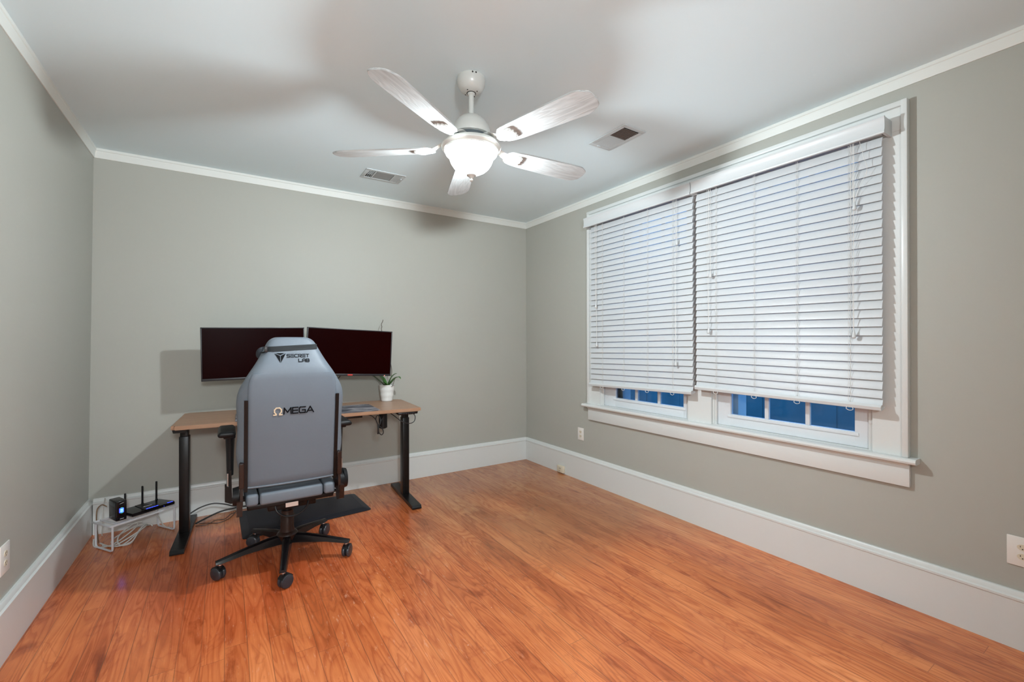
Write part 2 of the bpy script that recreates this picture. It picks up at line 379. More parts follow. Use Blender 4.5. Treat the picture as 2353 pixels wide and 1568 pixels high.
# baseboards: tall plain board with a moulded cap
BH, BT = .2528, .024
prof = [(0, 0), (BT, 0), (BT, .212), (BT+.004, .216), (BT+.004, .226), (BT-.004, .232), (BT-.007, .246), (BT-.012, BH), (0, BH)]
bm = nbm(); prism(bm, [(-p, z) for p, z in prof], 0, ROOM_W, 'x'); struct('baseboard_back', bm, TRIM, 30)
bm = nbm(); prism(bm, [(ROOM_W-p, z) for p, z in prof], YF, 0, 'y'); struct('baseboard_right', bm, TRIM, 30)
bm = nbm(); prism(bm, [(LX(z)+p, z) for p, z in prof], YF, 0, 'y'); struct('baseboard_left', bm, TRIM, 30)
bm = nbm(); prism(bm, [(YF+p, z) for p, z in prof], D1+.09, ROOM_W, 'x'); struct('baseboard_front', bm, TRIM, 30)
# crown
CB = 2.672; cp = [(0, CB), (.005, CB), (.008, CB+.006), (.009, CB+.030), (.012, CB+.036), (.013, CB+.048), (.017, CB+.052), (.018, H), (0, H)]
bm = nbm(); prism(bm, [(-p, z) for p, z in cp], 0, ROOM_W, 'x'); struct('trim_1', bm, CROWN, 30)
bm = nbm(); prism(bm, [(ROOM_W-p, z) for p, z in cp], YF, 0, 'y'); struct('trim_2', bm, CROWN, 30)
bm = nbm(); prism(bm, [(LX(z)+p, z) for p, z in cp], YF, 0, 'y'); struct('trim_3', bm, CROWN, 30)
bm = nbm(); prism(bm, [(YF+p, z) for p, z in cp], 0, ROOM_W, 'x'); struct('trim_4', bm, CROWN, 30)

# window casing (flat boards with a raised outer band), stool and apron
CY0, CY1, CZ0, CZ1 = -3.455, -1.070, .765, 2.597
bm = nbm(); xw = ROOM_W
box(bm, xw-.020, xw, O1[1], CY1-.001, CZ0, ZT); box(bm, xw-.020, xw, O2[1], O1[0], CZ0, ZT); box(bm, xw-.020, xw, CY0+.001, O2[0], CZ0, ZT)
box(bm, xw-.022, xw, CY0+.001, CY1-.001, ZT, CZ1-.001)
box(bm, xw-.038, xw, CY1-.028, CY1, CZ0, CZ1, .004); box(bm, xw-.042, xw, CY0, CY0+.026, CZ0, CZ1, .004); box(bm, xw-.0385, xw, CY0-.0005, CY1+.0005, CZ1-.028, CZ1+.0005, .004)
struct('trim_5', bm, TRIM, 30)
bm = nbm(); stp = [(xw, .736), (xw-.058, .736), (xw-.066, .741), (xw-.069, .750), (xw-.066, .760), (xw-.058, .765), (xw+.05, .765), (xw+.05, .736)]
prism(bm, stp, CY0-.035, CY1+.045, 'y'); struct('trim_6', bm, TRIM, 30)
bm = nbm(); box(bm, xw-.024, xw, CY0, CY1, .612, .727, .003); box(bm, xw-.036, xw, CY0, CY1, .722, .737, .004); struct('trim_7', bm, TRIM, 30)

def window(n, y0, y1, py0, py1):
    """y0..y1 wall opening, py0..py1 glass"""
    bm = nbm(); a = .012
    box(bm, xw+.001, xw+T, y0, y0+a, ZB+.012, ZT-a); box(bm, xw+.001, xw+T, y1-a, y1, ZB+.012, ZT-a); box(bm, xw+.001, xw+T, y0, y1, ZT-a, ZT); box(bm, xw+.002, xw+T, y0, y1, ZB, ZB+.0115)
    for s0, s1 in ((y0+a, y0+a+.014), (y1-a-.014, y1-a)):      # parting stops
        box(bm, xw+.004, xw+.020, s0, s1, ZB+.01, ZT-.01, .003); box(bm, xw+.060, xw+.072, s0, s1, ZB+.01, ZT-.01)
    for a0, a1 in ((y0-.03, py0+.004), (py1-.004, y1+.03)): box(bm, xw+.112, xw+.215, a0, a1, ZB-.02, ZT+.02)
    box(bm, xw+.112, xw+.215, py0, py1, ZB-.04, ZB+.055)
    w = struct('window_%d' % n, bm, TRIM, 30)
    zm = 1.60
    for nm, xs, z0, z1, br in (('lower_sash', xw+.022, ZB+.012, zm+.02, .082), ('upper_sash', xw+.074, zm-.02, ZT-.012, .05)):
        bm = nbm(); X, XX = xs, xs+.034
        a0, a1 = y0+.014, y1-.014
        box(bm, X, XX, a0, py0, z0, z1, .003); box(bm, X, XX, py1, a1, z0, z1, .003)
        box(bm, X+.0006, XX-.0006, a0+.001, a1-.001, z0+.0005, z0+br, .002); box(bm, X+.0006, XX-.0006, a0+.001, a1-.001, z1-.045, z1-.0005, .002)
        if nm == 'lower_sash': box(bm, X-.006, X+.004, py0-.02, py1+.02, z0+br-.022, z0+br-.004, .002)
        pw = (py1-py0)/3; zz0, zz1 = z0+br, z1-.045
        for k in (1, 2): box(bm, X+.004, XX-.004, py0+pw*k-.012, py0+pw*k+.012, zz0, zz1, .003)
        box(bm, X+.005, XX-.005, py0, py1, (zz0+zz1)/2-.012, (zz0+zz1)/2+.012, .003)
        s = obj(nm, bm, SASH, w, smooth=30)
        bm = nbm(); box(bm, X+.015, X+.019, py0-.005, py1+.005, zz0-.005, zz1+.005); obj('glass', bm, GLASS, s, smooth=0)
window(1, O1[0], O1[1], -2.095, -1.385)
window(2, O2[0], O2[1], -3.205, -2.475)

# ------------------------------------------------------------------ outside, seen through the panes
bm = nbm(); box(bm, xw+T+.01, 14, -12, 9, -.75, -.6); obj('garden_ground', bm, GROUND, kind='structure', smooth=0)
fr = thing('garden_fence', 'dark board fence outside beyond the two windows', 'fence', (6.4, -1.2, -.6))
bm = nbm()
for i in range(54):
    y = -6.5+i*.2; box(bm, 6.40+random.uniform(-.01, .01), 6.42, y, y+.2, -.6, 1.25+random.uniform(-.03, .03))
obj('boards', bm, FENCE, fr, world=True, smooth=0)
bm = nbm(); box(bm, 6.43, 6.47, -6.5, 4.3, -.2, -.1); box(bm, 6.43, 6.47, -6.5, 4.3, .8, .9); obj('rails', bm, FENCE, fr, world=True, smooth=0)

# ------------------------------------------------------------------ blinds
XB = xw-.070
def blind(y0, y1, zb, zb2, vy0, vy1, label, cords, holes):
    t = thing('window_blind', label, 'blind', (XB, (y0+y1)/2, zb), 0, 'white slatted window blinds')
    # valance with scooped face and short returns
    bm = nbm(); xv = xw-.128
    vp = [(xv+.016, 2.512), (xv+.002, 2.512), (xv, 2.505), (xv+.005, 2.495), (xv+.007, 2.470), (xv+.006, 2.445), (xv, 2.432), (xv+.001, 2.424), (xv+.016, 2.424)]
    prism(bm, vp, vy0, vy1, 'y')
    for a, b in ((vy0, vy0+.014), (vy1-.014, vy1)): box(bm, xv+.014, xw-.020, a, b, 2.426, 2.510, .002)
    obj('valance', bm, VALM, t, world=True, smooth=30)
    bm = nbm(); box(bm, XB-.028, XB+.028, y0+.005, y1-.005, 2.440, 2.495, .002); obj('headrail', bm, VALM, t, world=True)
    # slats: closed with the room edge low
    n = 30; zt = 2.418; pitch = (zt-.03-(zb+zb2)/2)/(n-1+.45); ang = R_(70); w2 = .0268
    bm = nbm()
    for i in range(n):
        zc = zt-.018-i*pitch
        m = Matrix.Translation((XB, 0, zc)) @ Matrix.Rotation(-ang, 4, 'Y')
        # slightly crowned slat, cross-section in local x (width), z (thickness)
        sec = []
        for k in range(7): u = -1+2*k/6; sec.append((u*w2, .0016+.0022*(1-u*u)))
        for k in range(7): u = 1-2*k/6; sec.append((u*w2, -.0012+.0022*(1-u*u)))
        dz = (zb2-zb)*(i/(n-1))
        vs = prism(bm, sec, y0, y1, 'y', m)
        for v in vs: v.co.z += dz*((v.co.y-y0)/(y1-y0)-.5)*1.0
    obj('slats', bm, BLIND, t, world=True, smooth=40)
    bm = nbm(); zr = (zb+zb2)/2
    vs = prism(bm, [(XB-.030, zr+.010), (XB-.026, zr-.006), (XB-.020, zr-.008), (XB+.022, zr+.004), (XB+.024, zr+.014), (XB-.022, zr+.022)], y0, y1, 'y')
    for v in vs: v.co.z += (zb2-zb)*((v.co.y-y0)/(y1-y0)-.5)
    obj('bottom_rail', bm, VALM, t, world=True, smooth=30)
    for y in holes:
        bm = nbm(); zz = zb+(zb2-zb)*((y-y0)/(y1-y0))
        tube(bm, [(XB-.0125, y, 2.43), (XB-.0150, y, zz+.01)], .0010, 5)
        tube(bm, [(XB-.0130, y+.008, 2.43), (XB-.0155, y+.010, zz+.01)], .0007, 5)
        for i in range(n):
            zc = zt-.018-i*pitch
            tube(bm, [(XB-.0115, y, zc-.022), (XB-.0125, y+.010, zc-.004)], .0006, 4)
        tube(bm, [(XB-.028, y-.012, zz-.004), (XB-.031, y-.016, zz-.016), (XB-.030, y, zz-.022), (XB-.031, y+.015, zz-.014), (XB-.028, y+.012, zz-.002)], .0016, 6, 4)
        obj('ladder_cord', bm, CORD, t, world=True)
    for y, zt_, zl, two in cords:
        bm = nbm(); xc = XB-.030
        tube(bm, [(XB-.026, y+.004, 2.44), (xc, y, 2.2 if zt_ > 2.0 else 2.0), (xc, y, zl+.02)], .0012, 5, 4)
        tube(bm, [(XB-.026, y+.016, 2.44), (xc, y+.010, (2.44+zl)/2), (xc, y+.001, zl+.02)], .0010, 5, 6)
        if two:
            tube(bm, [(XB-.026, y-.02, 2.44), (xc-.004, y-.045, 2.33), (xc-.006, y-.058, 2.26), (xc, y-.02, zl+.09), (xc, y, zl+.02)], .0010, 5, 6)
        c = obj('lift_cord', bm, CORD, t, world=True)
        bm = nbm(); m = Matrix.Translation((xc, y, zl))
        lathe(bm, [(0, .026), (.003, .026), (.0055, .014), (.0095, -.006), (.010, -.016), (.006, -.021), (0, -.021)], 12, m=m)
        obj('tassel', bm, VALM, c, world=False) if False else None
        o = obj('tassel', bm, VALM, None); o.parent = c
        o.data.transform(ROOTM[t.name].inverted())
    return t
blind(-2.247, -1.165, .978, .955, -2.258, -1.125, 'left and narrower looking white slatted blind, nearest the room corner',
      [(-1.262, 1, 1.688, 0), (-1.272, 1, 1.333, 0), (-2.130, 1, 2.102, 0), (-2.119, 1, 1.195, 0)], [-1.335, -1.590, -1.845, -2.085])
blind(-3.362, -2.275, 1.004, 1.020, -3.388, -2.264, 'right white slatted blind with four cord tassels, farther from the room corner',
      [(-2.405, 1, 1.825, 0), (-2.390, 1, 1.435, 0), (-3.250, 2.1, 2.085, 1), (-3.246, 1, 1.395, 0)], [-2.440, -2.705, -2.960, -3.225])

# ------------------------------------------------------------------ ceiling fan
FX, FY = 1.866, -2.188
fan = thing('ceiling_fan', 'white five-blade ceiling fan with a lit glass bowl hanging mid-ceiling', 'ceiling fan', (FX, FY, H))
def fl(prof): return [(r, z-H) for r, z in prof]
bm = nbm(); lathe(bm, fl([(0, H), (.073, H), (.0745, 2.722), (.070, 2.700), (.058, 2.678), (.042, 2.666), (.024, 2.662), (0, 2.662)]), 48)
obj('canopy', bm, FANW, fan)
can = fan.children[0] if fan.children else None
for a in (-150, -60, 35, 120): 
    bm = nbm(); q = R_(a); lathe(bm, [(0, .0), (.003, .0), (.003, .002), (0, .002)], 8, m=Matrix.Translation((.036*cos(q), .036*sin(q), 2.6625-H))); obj('screw', bm, SLOT, fan)
for k in (-112, -98): 
    bm = nbm(); q = R_(k); bmesh.ops.create_uvsphere(bm, u_segments=8, v_segments=6, radius=.0045, matrix=Matrix.Translation((.073*cos(q), .073*sin(q), 2.733-H))); obj('screw_hole', bm, SLOT, fan)
bm = nbm(); lathe(bm, [(.021, -.0005), (.024, -.0005), (.024, .002), (.021, .002)], 24, m=Matrix.Translation((0, 0, 2.6605-H)), cap=False)
obj('canopy_gap', bm, SLOT, fan)
bm = nbm(); lathe(bm, fl([(.0135, 2.68), (.0135, 2.53)]), 24); lathe(bm, fl([(.021, 2.668), (.020, 2.655), (.0145, 2.650)]), 24); obj('downrod', bm, FANW, fan)
bm = nbm(); lathe(bm, fl([(0, 2.548), (.020, 2.547), (.030, 2.543), (.052, 2.533), (.074, 2.515), (.090, 2.490), (.100, 2.462), (.106, 2.440), (.104, 2.434), (.095, 2.432), (0, 2.432)]), 56)
obj('motor_housing', bm, FANW, fan)
bm = nbm(); lathe(bm, fl([(0, 2.436), (.088, 2.436), (.092, 2.42), (.098, 2.392), (0, 2.392)]), 48); obj('motor_gap', bm, GAPM, fan)
bm = nbm(); lathe(bm, fl([(0, 2.394), (.134, 2.394), (.144, 2.392), (.149, 2.388), (.150, 2.383), (.155, 2.378), (.155, 2.370), (.149, 2.364), (.143, 2.361), (.140, 2.354), (.126, 2.352), (.126, 2.362), (.10, 2.368), (0, 2.368)]), 64)
obj('light_ring', bm, FANW, fan)
bm = nbm(); lathe(bm, fl([(.125, 2.360), (.136, 2.356), (.1375, 2.350), (.134, 2.340), (.122, 2.328), (.116, 2.320), (.113, 2.310), (.106, 2.292), (.093, 2.272), (.076, 2.257), (.056, 2.246), (.036, 2.239), (.024, 2.235), (0, 2.234)]), 64, cap=False)
obj('light_bowl', bm, BOWL, fan)
bm = nbm(); lathe(bm, fl([(0, 2.240), (.020, 2.239), (.026, 2.234), (.025, 2.230), (.017, 2.226), (.012, 2.221), (.008, 2.217), (.006, 2.214), (.009, 2.210), (.009, 2.204), (.005, 2.199), (0, 2.198)]), 32)
obj('finial', bm, FANW, fan)
# blades
def blade_outline():
    P = []
    ro, rt, w0, w1 = .205, .744, .052, .072
    P += [(ro, -.018), (ro-.006, 0)]
    P = []
    top = [(ro+.0, .018), (ro+.006, .034), (ro+.022, .048), (ro+.05, .056), (ro+.10, .061), (.45, .067), (.60, .072), (.668, .0735), (.690, .0715), (.703, .066), (.711, .058), (.719, .0535), (.729, .050), (.737, .043), (.742, .030), (.744, .012)]
    P = [(x, y) for x, y in top] + [(x, -y) for x, y in reversed(top)]
    return P
lit = R_(-2.2)
for k in range(5):
    a = lit + k*2*pi/5
    Mx = Matrix.Rotation(a, 4, 'Z') @ Matrix.Translation((0, 0, 2.372-H)) @ Matrix.Rotation(R_(-12), 4, 'X')
    bm = nbm(); vs = prism(bm, blade_outline(), -.004, .004, 'z')
    es = [e for e in bm.edges if abs(e.verts[0].co.z-e.verts[1].co.z) < 1e-5]
    bmesh.ops.bevel(bm, geom=es, offset=.0018, segments=2, affect='EDGES')
    bl = obj('blade', bm, BLADEW, fan, smooth=30); bl.matrix_local = Mx
    # bracket: neck from the motor and a leaf-shaped, ribbed medallion under the blade
    bm = nbm()
    tube(bm, [(.085, 0, .042), (.13, 0, .040), (.165, 0, .022), (.20, 0, .004), (.235, 0, -.005)], .020, 10, 5, rad=lambda t: .020+.010*abs(t-.4), flat=.22)
    out = [(.195, .010), (.215, .026), (.245, .036), (.285, .038), (.300, .030), (.296, .018), (.306, .012), (.298, .004)]
    out = out + [(x, -y) for x, y in reversed(out)]
    prism(bm, out, -.011, -.004, 'z')
    for j in range(-3, 4):
        tube(bm, [(.222, j*.006, -.010), (.262, j*.009, -.014), (.300-abs(j)*.003, j*.0098, -.010)], .0030, 6, 3)
    br = obj('blade_bracket', bm, BRKT, bl, smooth=30)

# lamp inside the bowl
ld = bpy.data.lights.new('fan_bulb', 'POINT'); ld.energy = BULB_W; ld.color = (.89, 1.0, 1.06); ld.shadow_soft_size = .038
lo = bpy.data.objects.new('fan_bulb', ld); COL.objects.link(lo); lo.location = (FX, FY, 2.305)

# ------------------------------------------------------------------ ceiling vents
def vent(cx, cy, lx, ly, kind, label):
    t = thing('ceiling_vent', label, 'vent', (cx, cy, H), 0, 'white ceiling air vents')
    bm = nbm(); z0, z1 = -.006, -.0005; hx, hy = lx/2, ly/2
    ix, iy = hx-.030, hy-.030
    for a in ((-hx, hx, -hy, -iy), (-hx, hx, iy, hy), (-hx, -ix, -iy, iy), (ix, hx, -iy, iy)): box(bm, *a, z0, z1, .0015)
    if kind == 1: 
        for x in (-ix+.055, ix-.055): box(bm, x-.006, x+.006, -iy, iy, z0, z1)
    else: box(bm, -ix, ix, -.008, .006, z0, z1)
    obj('frame', bm, VENTW, t, smooth=30)
    bm = nbm(); box(bm, -ix, ix, -iy, iy, -.0012, -.0006); obj('duct_opening', bm, VENTD, t, smooth=0)
    if kind == 1:
        bm = nbm(); box(bm, -ix+.064, ix-.064, -iy+.003, iy-.003, -.0042, -.0032); obj('damper', bm, DAMP, t, smooth=0)
        bm = nbm()
        for k in range(3): x = -ix+.010+k*.014; box(bm, x, x+.004, -iy, iy, -.0055, -.002)
        for k in range(3): box(bm, -ix, -ix+.045, -iy+.01+k*.03, -iy+.018+k*.03, -.0045, -.002)
        obj('louvre', bm, VENTW, t, label='open louvre blades, dark between')
        bm = nbm()
        for k in range(7): x = ix-.048+k*.0068; box(bm, x, x+.0055, -iy, iy, -.0055, -.003)
        obj('louvre', bm, VENTW, t, label='closed louvre blades')
        bm = nbm(); box(bm, ix+.006, ix+.016, -.03, .0, -.013, -.005, .002); obj('lever', bm, VENTW, t)
    else:
        bm = nbm()
        for k in range(9): y = -iy+.012+k*(iy-.018)/9.; box(bm, -ix, ix, y, y+.0055, -.0055, -.002)
        obj('louvre', bm, RUST, t, label='brown slats, dark between')
        bm = nbm()
        for k in range(18): y = .008+k*(iy-.010)/18.; box(bm, -ix, ix, y, y+.0062, -.0055, -.003)
        obj('louvre', bm, VENTW, t, label='closed grey-white slats')
        bm = nbm(); box(bm, -.035, -.005, iy+.004, iy+.014, -.012, -.005, .002); obj('lever', bm, VENTW, t)
vent(1.888, -.575, .325, .215, 1, 'white ceiling vent with a grey centre panel, above the desk side')
vent(3.008, -2.118, .200, .335, 2, 'white ceiling vent with rows of dark slits, near the window wall')

# ------------------------------------------------------------------ outlets
def outlet(loc, rz, gangs, label, w=.085, h=.122):
    """face looks along local +y"""
    t = thing('wall_outlet', label, 'outlet', loc, rz, 'white wall outlets')
    W2 = w/2 if gangs == 1 else w*.82
    bm = nbm(); box(bm, -W2, W2, 0, .006, -h/2, h/2, .003); obj('plate', bm, PLATE, t)
    for gx in ([0] if gangs == 1 else [-.034, .034]):
        for s in (1, -1):
            bm = nbm()
            pts = [(gx+.017*cos(q)*1.0, s*.0205+.0135*sin(q)) for q in [2*pi*i/20 for i in range(20)]]
            prism(bm, pts, .005, .0078, 'y'); r = obj('receptacle', bm, IVORY, t)
            bm = nbm(); zc = s*.0205
            box(bm, gx-.0078, gx-.0056, .0075, .0082, zc-.001, zc+.008); box(bm, gx+.0056, gx+.0078, .0075, .0082, zc, zc+.007)
            box(bm, gx-.0022, gx+.0022, .0075, .0082, zc-.009, zc-.005); obj('slots', bm, SLOT, r, smooth=0)
    return t
outlet((xw, -.945, .449), R_(90), 1, 'small white wall outlet below the left end of the window')
outlet((xw, -3.868, .428), R_(90), 2, 'double white outlet plate at the right edge, under the window wall', w=.10, h=.130)
outlet((LX(.42), -1.440, .422), R_(-90), 1, 'white outlet on the left wall at the left edge of the room', h=.128, w=.10)
# wooden-coloured surface boxes on the baseboard
def surface_box(loc, rz, label, w, d, h):
    t = thing('baseboard_outlet_box', label, 'outlet box', loc, rz)
    bm = nbm(); box(bm, -w/2, w/2, 0, d, 0, h, .004); obj('cover', bm, IVORY, t)
    bm = nbm(); box(bm, -.012, -.009, d-.001, d+.001, h*.5, h*.75); box(bm, .006, .009, d-.001, d+.001, h*.5, h*.75)
    box(bm, -.002, .012, d-.001, d+.001, h*.22, h*.26); obj('slots', bm, SLOT, t, smooth=0)
    return t
surface_box((xw-BT, -.680, .012), R_(90), 'small tan outlet box low on the baseboard near the room corner', .095, .030, .070)
surface_box((LX(.05)+BT, -1.905, .010), R_(-90), 'tan outlet box on the left baseboard at the bottom left', .14, .060, .072)

# ------------------------------------------------------------------ desk
DZ = .815
desk = thing('standing_desk', 'walnut-topped standing desk with black metal legs against the back wall', 'desk', (1.335, -.395, 0), R_(-3.4))
DW, DD = 1.665, .645
bm = nbm(); box(bm, -DW/2, DW/2, -DD/2, DD/2, DZ-.027, DZ)
ve = [e for e in bm.edges if abs(e.verts[0].co.z-e.verts[1].co.z) > .01]
bmesh.ops.bevel(bm, geom=ve, offset=.022, segments=5, affect='EDGES')
he = [e for e in bm.edges if abs(e.verts[0].co.z-e.verts[1].co.z) < 1e-5 and len(e.link_faces) == 2 and any(abs(f.normal.z) > .9 for f in e.link_faces) and not all(abs(f.normal.z) > .9 for f in e.link_faces)]
bmesh.ops.bevel(bm, geom=he, offset=.003, segments=2, affect='EDGES')
obj('tabletop', bm, DESKW, desk, smooth=40)
for s, lx in ((-1, -.792), (1, .777)):
    bm = nbm()
    # foot: long bar with chamfered ends
    hy0, hy1 = -.372, .318
    prism(bm, [(hy0, 0.004), (hy1, .004), (hy1, .014), (hy1-.012, .030), (hy0+.012, .030), (hy0, .014)], lx-.038, lx+.038, 'x')
    obj('foot', bm, BLK, desk, smooth=30)
    bm = nbm(); box(bm, lx-.029, lx+.029, -.060, .020, .028, .70, .005); lg = obj('leg', bm, BLK, desk)
    bm = nbm(); box(bm, lx-.024, lx+.024, -.054, .014, .62, DZ-.045, .004); obj('inner_tube', bm, BLK, lg)
    bm = nbm(); box(bm, lx-.030, lx+.030, -.270, .270, DZ-.048, DZ-.028, .003)
    prism(bm, [(lx-.05*s*0-.035, DZ-.028), (lx+.035, DZ-.028), (lx+.03, DZ-.05), (lx-.03, DZ-.05)], -.29, -.27, 'y')
    obj('side_bracket', bm, BLK, desk)
bm = nbm(); box(bm, -.75, .74, -.045, -.005, DZ-.065, DZ-.030, .003); box(bm, -.75, .74, .03, .06, DZ-.06, DZ-.030, .003); obj('crossbar', bm, BLK, desk)
bm = nbm(); cyl(bm, (.57, -.10, DZ-.03), (.57, -.10, .64), .034, seg=28); bmesh.ops.create_uvsphere(bm, u_segments=28, v_segments=10, radius=.034, matrix=Matrix.Translation((.57, -.10, .645)) @ Matrix.Diagonal((1, 1, .45, 1))); obj('motor', bm, BLKP, desk)
bm = nbm(); box(bm, .635, .775, -.338, -.245, DZ-.046, DZ-.027, .006, 3); cpn = obj('control_panel', bm, BLKG, desk)
bm = nbm()
for k in range(6): box(bm, .655+k*.019, .666+k*.019, -.3392, -.337, DZ-.040, DZ-.034)
obj('buttons', bm, BEZEL, cpn, smooth=0)
bm = nbm(); box(bm, .20, .365, -.30, -.265, DZ-.046, DZ-.027, .003); obj('cable_tray', bm, BLK, desk)

mt = nbm(); vs = box(mt, -.49, .49, -.205, .205, 0, .004)
es = [e for e in mt.edges if abs(e.verts[0].co.z-e.verts[1].co.z) > .003]; bmesh.ops.bevel(mt, geom=es, offset=.02, segments=5, affect='EDGES')
o = obj('desk_mat', mt, PADM); o.location = (1.335+.0, -.515, DZ+.0005); o.rotation_euler = (0, 0, R_(-3.4)*.0+R_(-1.5)); tag(o, 'dark grey desk mat with a pale cloudy print lying on the desktop', 'desk mat')

# hanging cable loops under the desk
bm = nbm(); y = -.70
tube(bm, [(1.72, -.66, .782), (1.755, y, .775), (1.785, y, .745), (1.805, y, .700), (1.812, y, .640), (1.835, y, .615), (1.850, y, .635), (1.835, y, .670), (1.805, y, .700), (1.790, y, .745), (1.800, y, .772), (1.820, y, .760), (1.825, y-.005, .715), (1.812, y, .690), (1.840, y, .745), (1.872, -.66, .781)], .0036, 7, 6)
tube(bm, [(1.806, y, .70), (1.808, y-.004, .66), (1.807, y, .625)], .0065, 7, 3)
tag(obj('cable', bm, CABK), 'black cable bundled into loops hanging under the desk front', 'cable')
bm = nbm(); tube(bm, [(1.915, -.62, .782), (1.935, -.70, .760), (1.985, -.745, .715), (2.045, -.752, .693), (2.09, -.745, .705), (2.10, -.74, .745), (2.085, -.73, .770)], .0035, 7, 6)
tag(obj('cable', bm, CABK), 'thin black cable drooping past the right desk leg', 'cable')

# ------------------------------------------------------------------ monitors and arm
def monitor(cx, cy, cz, w, h, roll, label, rightone):
    t = thing('monitor', label, 'monitor', (cx, cy, cz), 0, 'black widescreen monitors'); t.rotation_euler = (0, R_(roll), 0)
    bm = nbm(); b = .008; y0, y1 = -.012, .018
    box(bm, -w/2, w/2, -.006, y1, -h/2, h/2, .003)
    box(bm, -w/2+.03, w/2-.03, y1-.002, y1+.028, -h/2+.05, h/2-.05, .012)
    obj('back_case', bm, BLKP, t)
    bm = nbm(); 
    for a in ((-w/2, w/2, h/2-b, h/2), (-w/2, -w/2+b, -h/2, h/2), (w/2-b, w/2, -h/2, h/2)): box(bm, a[0], a[1], y0, -.004, a[2], a[3], .0015)
    box(bm, -w/2, w/2, y0-.002, -.004, -h/2, -h/2+.018, .002)
    bz = obj('bezel', bm, BEZEL, t)
    bm = nbm(); box(bm, -w/2+b, w/2-b, -.0085, -.006, -h/2+.018, h/2-b); obj('screen', bm, SCRN, t, smooth=0)
    if rightone:
        bm = nbm(); box(bm, -.02, .02, y0-.0028, y0-.0018, -h/2+.004, -h/2+.014); obj('badge', bm, REDB, bz, smooth=0)
        bm = nbm(); bmesh.ops.create_uvsphere(bm, u_segments=8, v_segments=6, radius=.0028, matrix=Matrix.Translation((w/2-.055, y0-.002, -h/2+.004))); obj('power_light', bm, REDL, bz)
    return t
monitor(.976, -.375, 1.276, .680, .388, -.9, 'left black monitor, mostly behind the chair headrest', False)
monitor(1.672, -.375, 1.270, .690, .392, 2.6, 'right black monitor, with a small red badge on its lower bezel', True)
arm = thing('dual_monitor_stand', 'black two-armed monitor stand on the desk behind the chair', 'monitor stand', (1.33, -.12, DZ))
bm = nbm(); box(bm, -.05, .05, -.04, .05, 0.001, .012, .003); obj('clamp', bm, BLK, arm)
bm = nbm(); cyl(bm, (0, 0, .012), (0, 0, .47), .017); obj('pole', bm, BLK, arm)
for s, mx in ((-1, -.354), (1, .342)):
    bm = nbm(); tube(bm, [(0, 0, .455), (s*.18, .02, .455), (s*.30, -.08, .455), (mx, -.185, .455)], .015, 10); box(bm, mx-.05, mx+.05, -.203, -.196, .405, .505, .003); obj('arm', bm, BLK, arm)
bm = nbm(); tube(bm, [(1.60, -.34, 1.09), (1.58, -.33, 1.055), (1.50, -.30, 1.02), (1.40, -.22, .985), (1.35, -.15, .95)], .0035, 6, 6)
tag(obj('cable', bm, CABK), 'thin black cable sagging from the right monitor to behind the chair', 'cable')

# ------------------------------------------------------------------ potted orchid
PX, PY = 2.040, -.175
pl = thing('potted_orchid', 'green orchid in a white embossed ceramic pot on the right end of the desk', 'potted plant', (PX, PY, DZ))
bm = nbm(); seg = 48; rings = []
hh = .150
for k in range(31):
    f = k/30; z = .002+f*(hh-.002); r0 = .050+.020*f**.9
    rg = []
    for i in range(seg):
        a = 2*pi*i/seg; d = .0022*(cos(a*10+f*9)*cos(a*10-f*9)) if .06 < f < .93 else 0
        rg.append(Vector(((r0+d)*cos(a), (r0+d)*sin(a), z)))
    rings.append(rg)
for f, dr in ((1.0, -.005), (.90, -.007)):
    rings.append([Vector(((.070+dr)*cos(2*pi*i/seg), (.070+dr)*sin(2*pi*i/seg), .002+f*(hh-.002))) for i in range(seg)])
loft(bm, rings); obj('pot', bm, POT, pl, smooth=50)
bm = nbm(); lathe(bm, [(0, .138), (.062, .136), (.060, .120), (0, .120)], 32); obj('potting_bark', bm, SOIL, pl)
iu = Vector((cos(YAW), -sin(YAW), 0)); iv = Vector((sin(YAW), cos(YAW), 0))
def leaf(path, wmax, material, fold=.25):
    bm = nbm(); P = smooth_path(path, 6); n = len(P); L_, C_, R__ = [], [], []
    for i, p in enumerate(P):
        t = (P[min(i+1, n-1)]-P[max(i-1, 0)]).normalized(); s = t.cross(Vector((0, 0, 1))); 
        s = s.normalized() if s.length > .05 else iu
        f = i/(n-1); w = 1.75*wmax*(math.sin(pi*min(1, .18+f*.82))**.7)*(1 if f < .98 else .3); up = s.cross(t)
        L_.append(p+s*w+up*w*fold); C_.append(p); R__.append(p-s*w+up*w*fold)
    th = Vector((0, 0, -.0018))
    V = [[bm.verts.new(q) for q in (L_[i], C_[i], R__[i], R__[i]+th, C_[i]+th, L_[i]+th)] for i in range(n)]
    for a, b in zip(V, V[1:]):
        for k in range(6): bm.faces.new((a[k], a[(k+1) % 6], b[(k+1) % 6], b[k]))
    bm.faces.new(V[0]); bm.faces.new(V[-1][::-1])
    return obj('leaf', bm, material, pl, smooth=60)
def lp(*pts): return [iu*a+iv*c+Vector((0, 0, .135+b)) for a, b, c in pts]
leaf(lp((.015, 0, 0), (.045, .035, -.005), (.085, .075, -.015), (.115, .085, -.02), (.135, .070, -.025)), .016, LEAF)
leaf(lp((.01, 0, .01), (.025, .045, .01), (.05, .090, .01), (.075, .112, .01), (.090, .116, .01)), .014, LEAF)
leaf(lp((-.01, 0, -.01), (-.035, .025, -.02), (-.070, .055, -.03), (-.105, .090, -.04), (-.118, .096, -.045)), .021, LEAFD)
leaf(lp((-.01, 0, .015), (-.025, .030, .02), (-.050, .070, .03), (-.080, .095, .04), (-.095, .098, .05)), .015, LEAF)
leaf(lp((0, 0, -.01), (-.005, .02, -.02), (-.02, .035, -.03), (-.03, .04, -.04)), .013, LEAF)
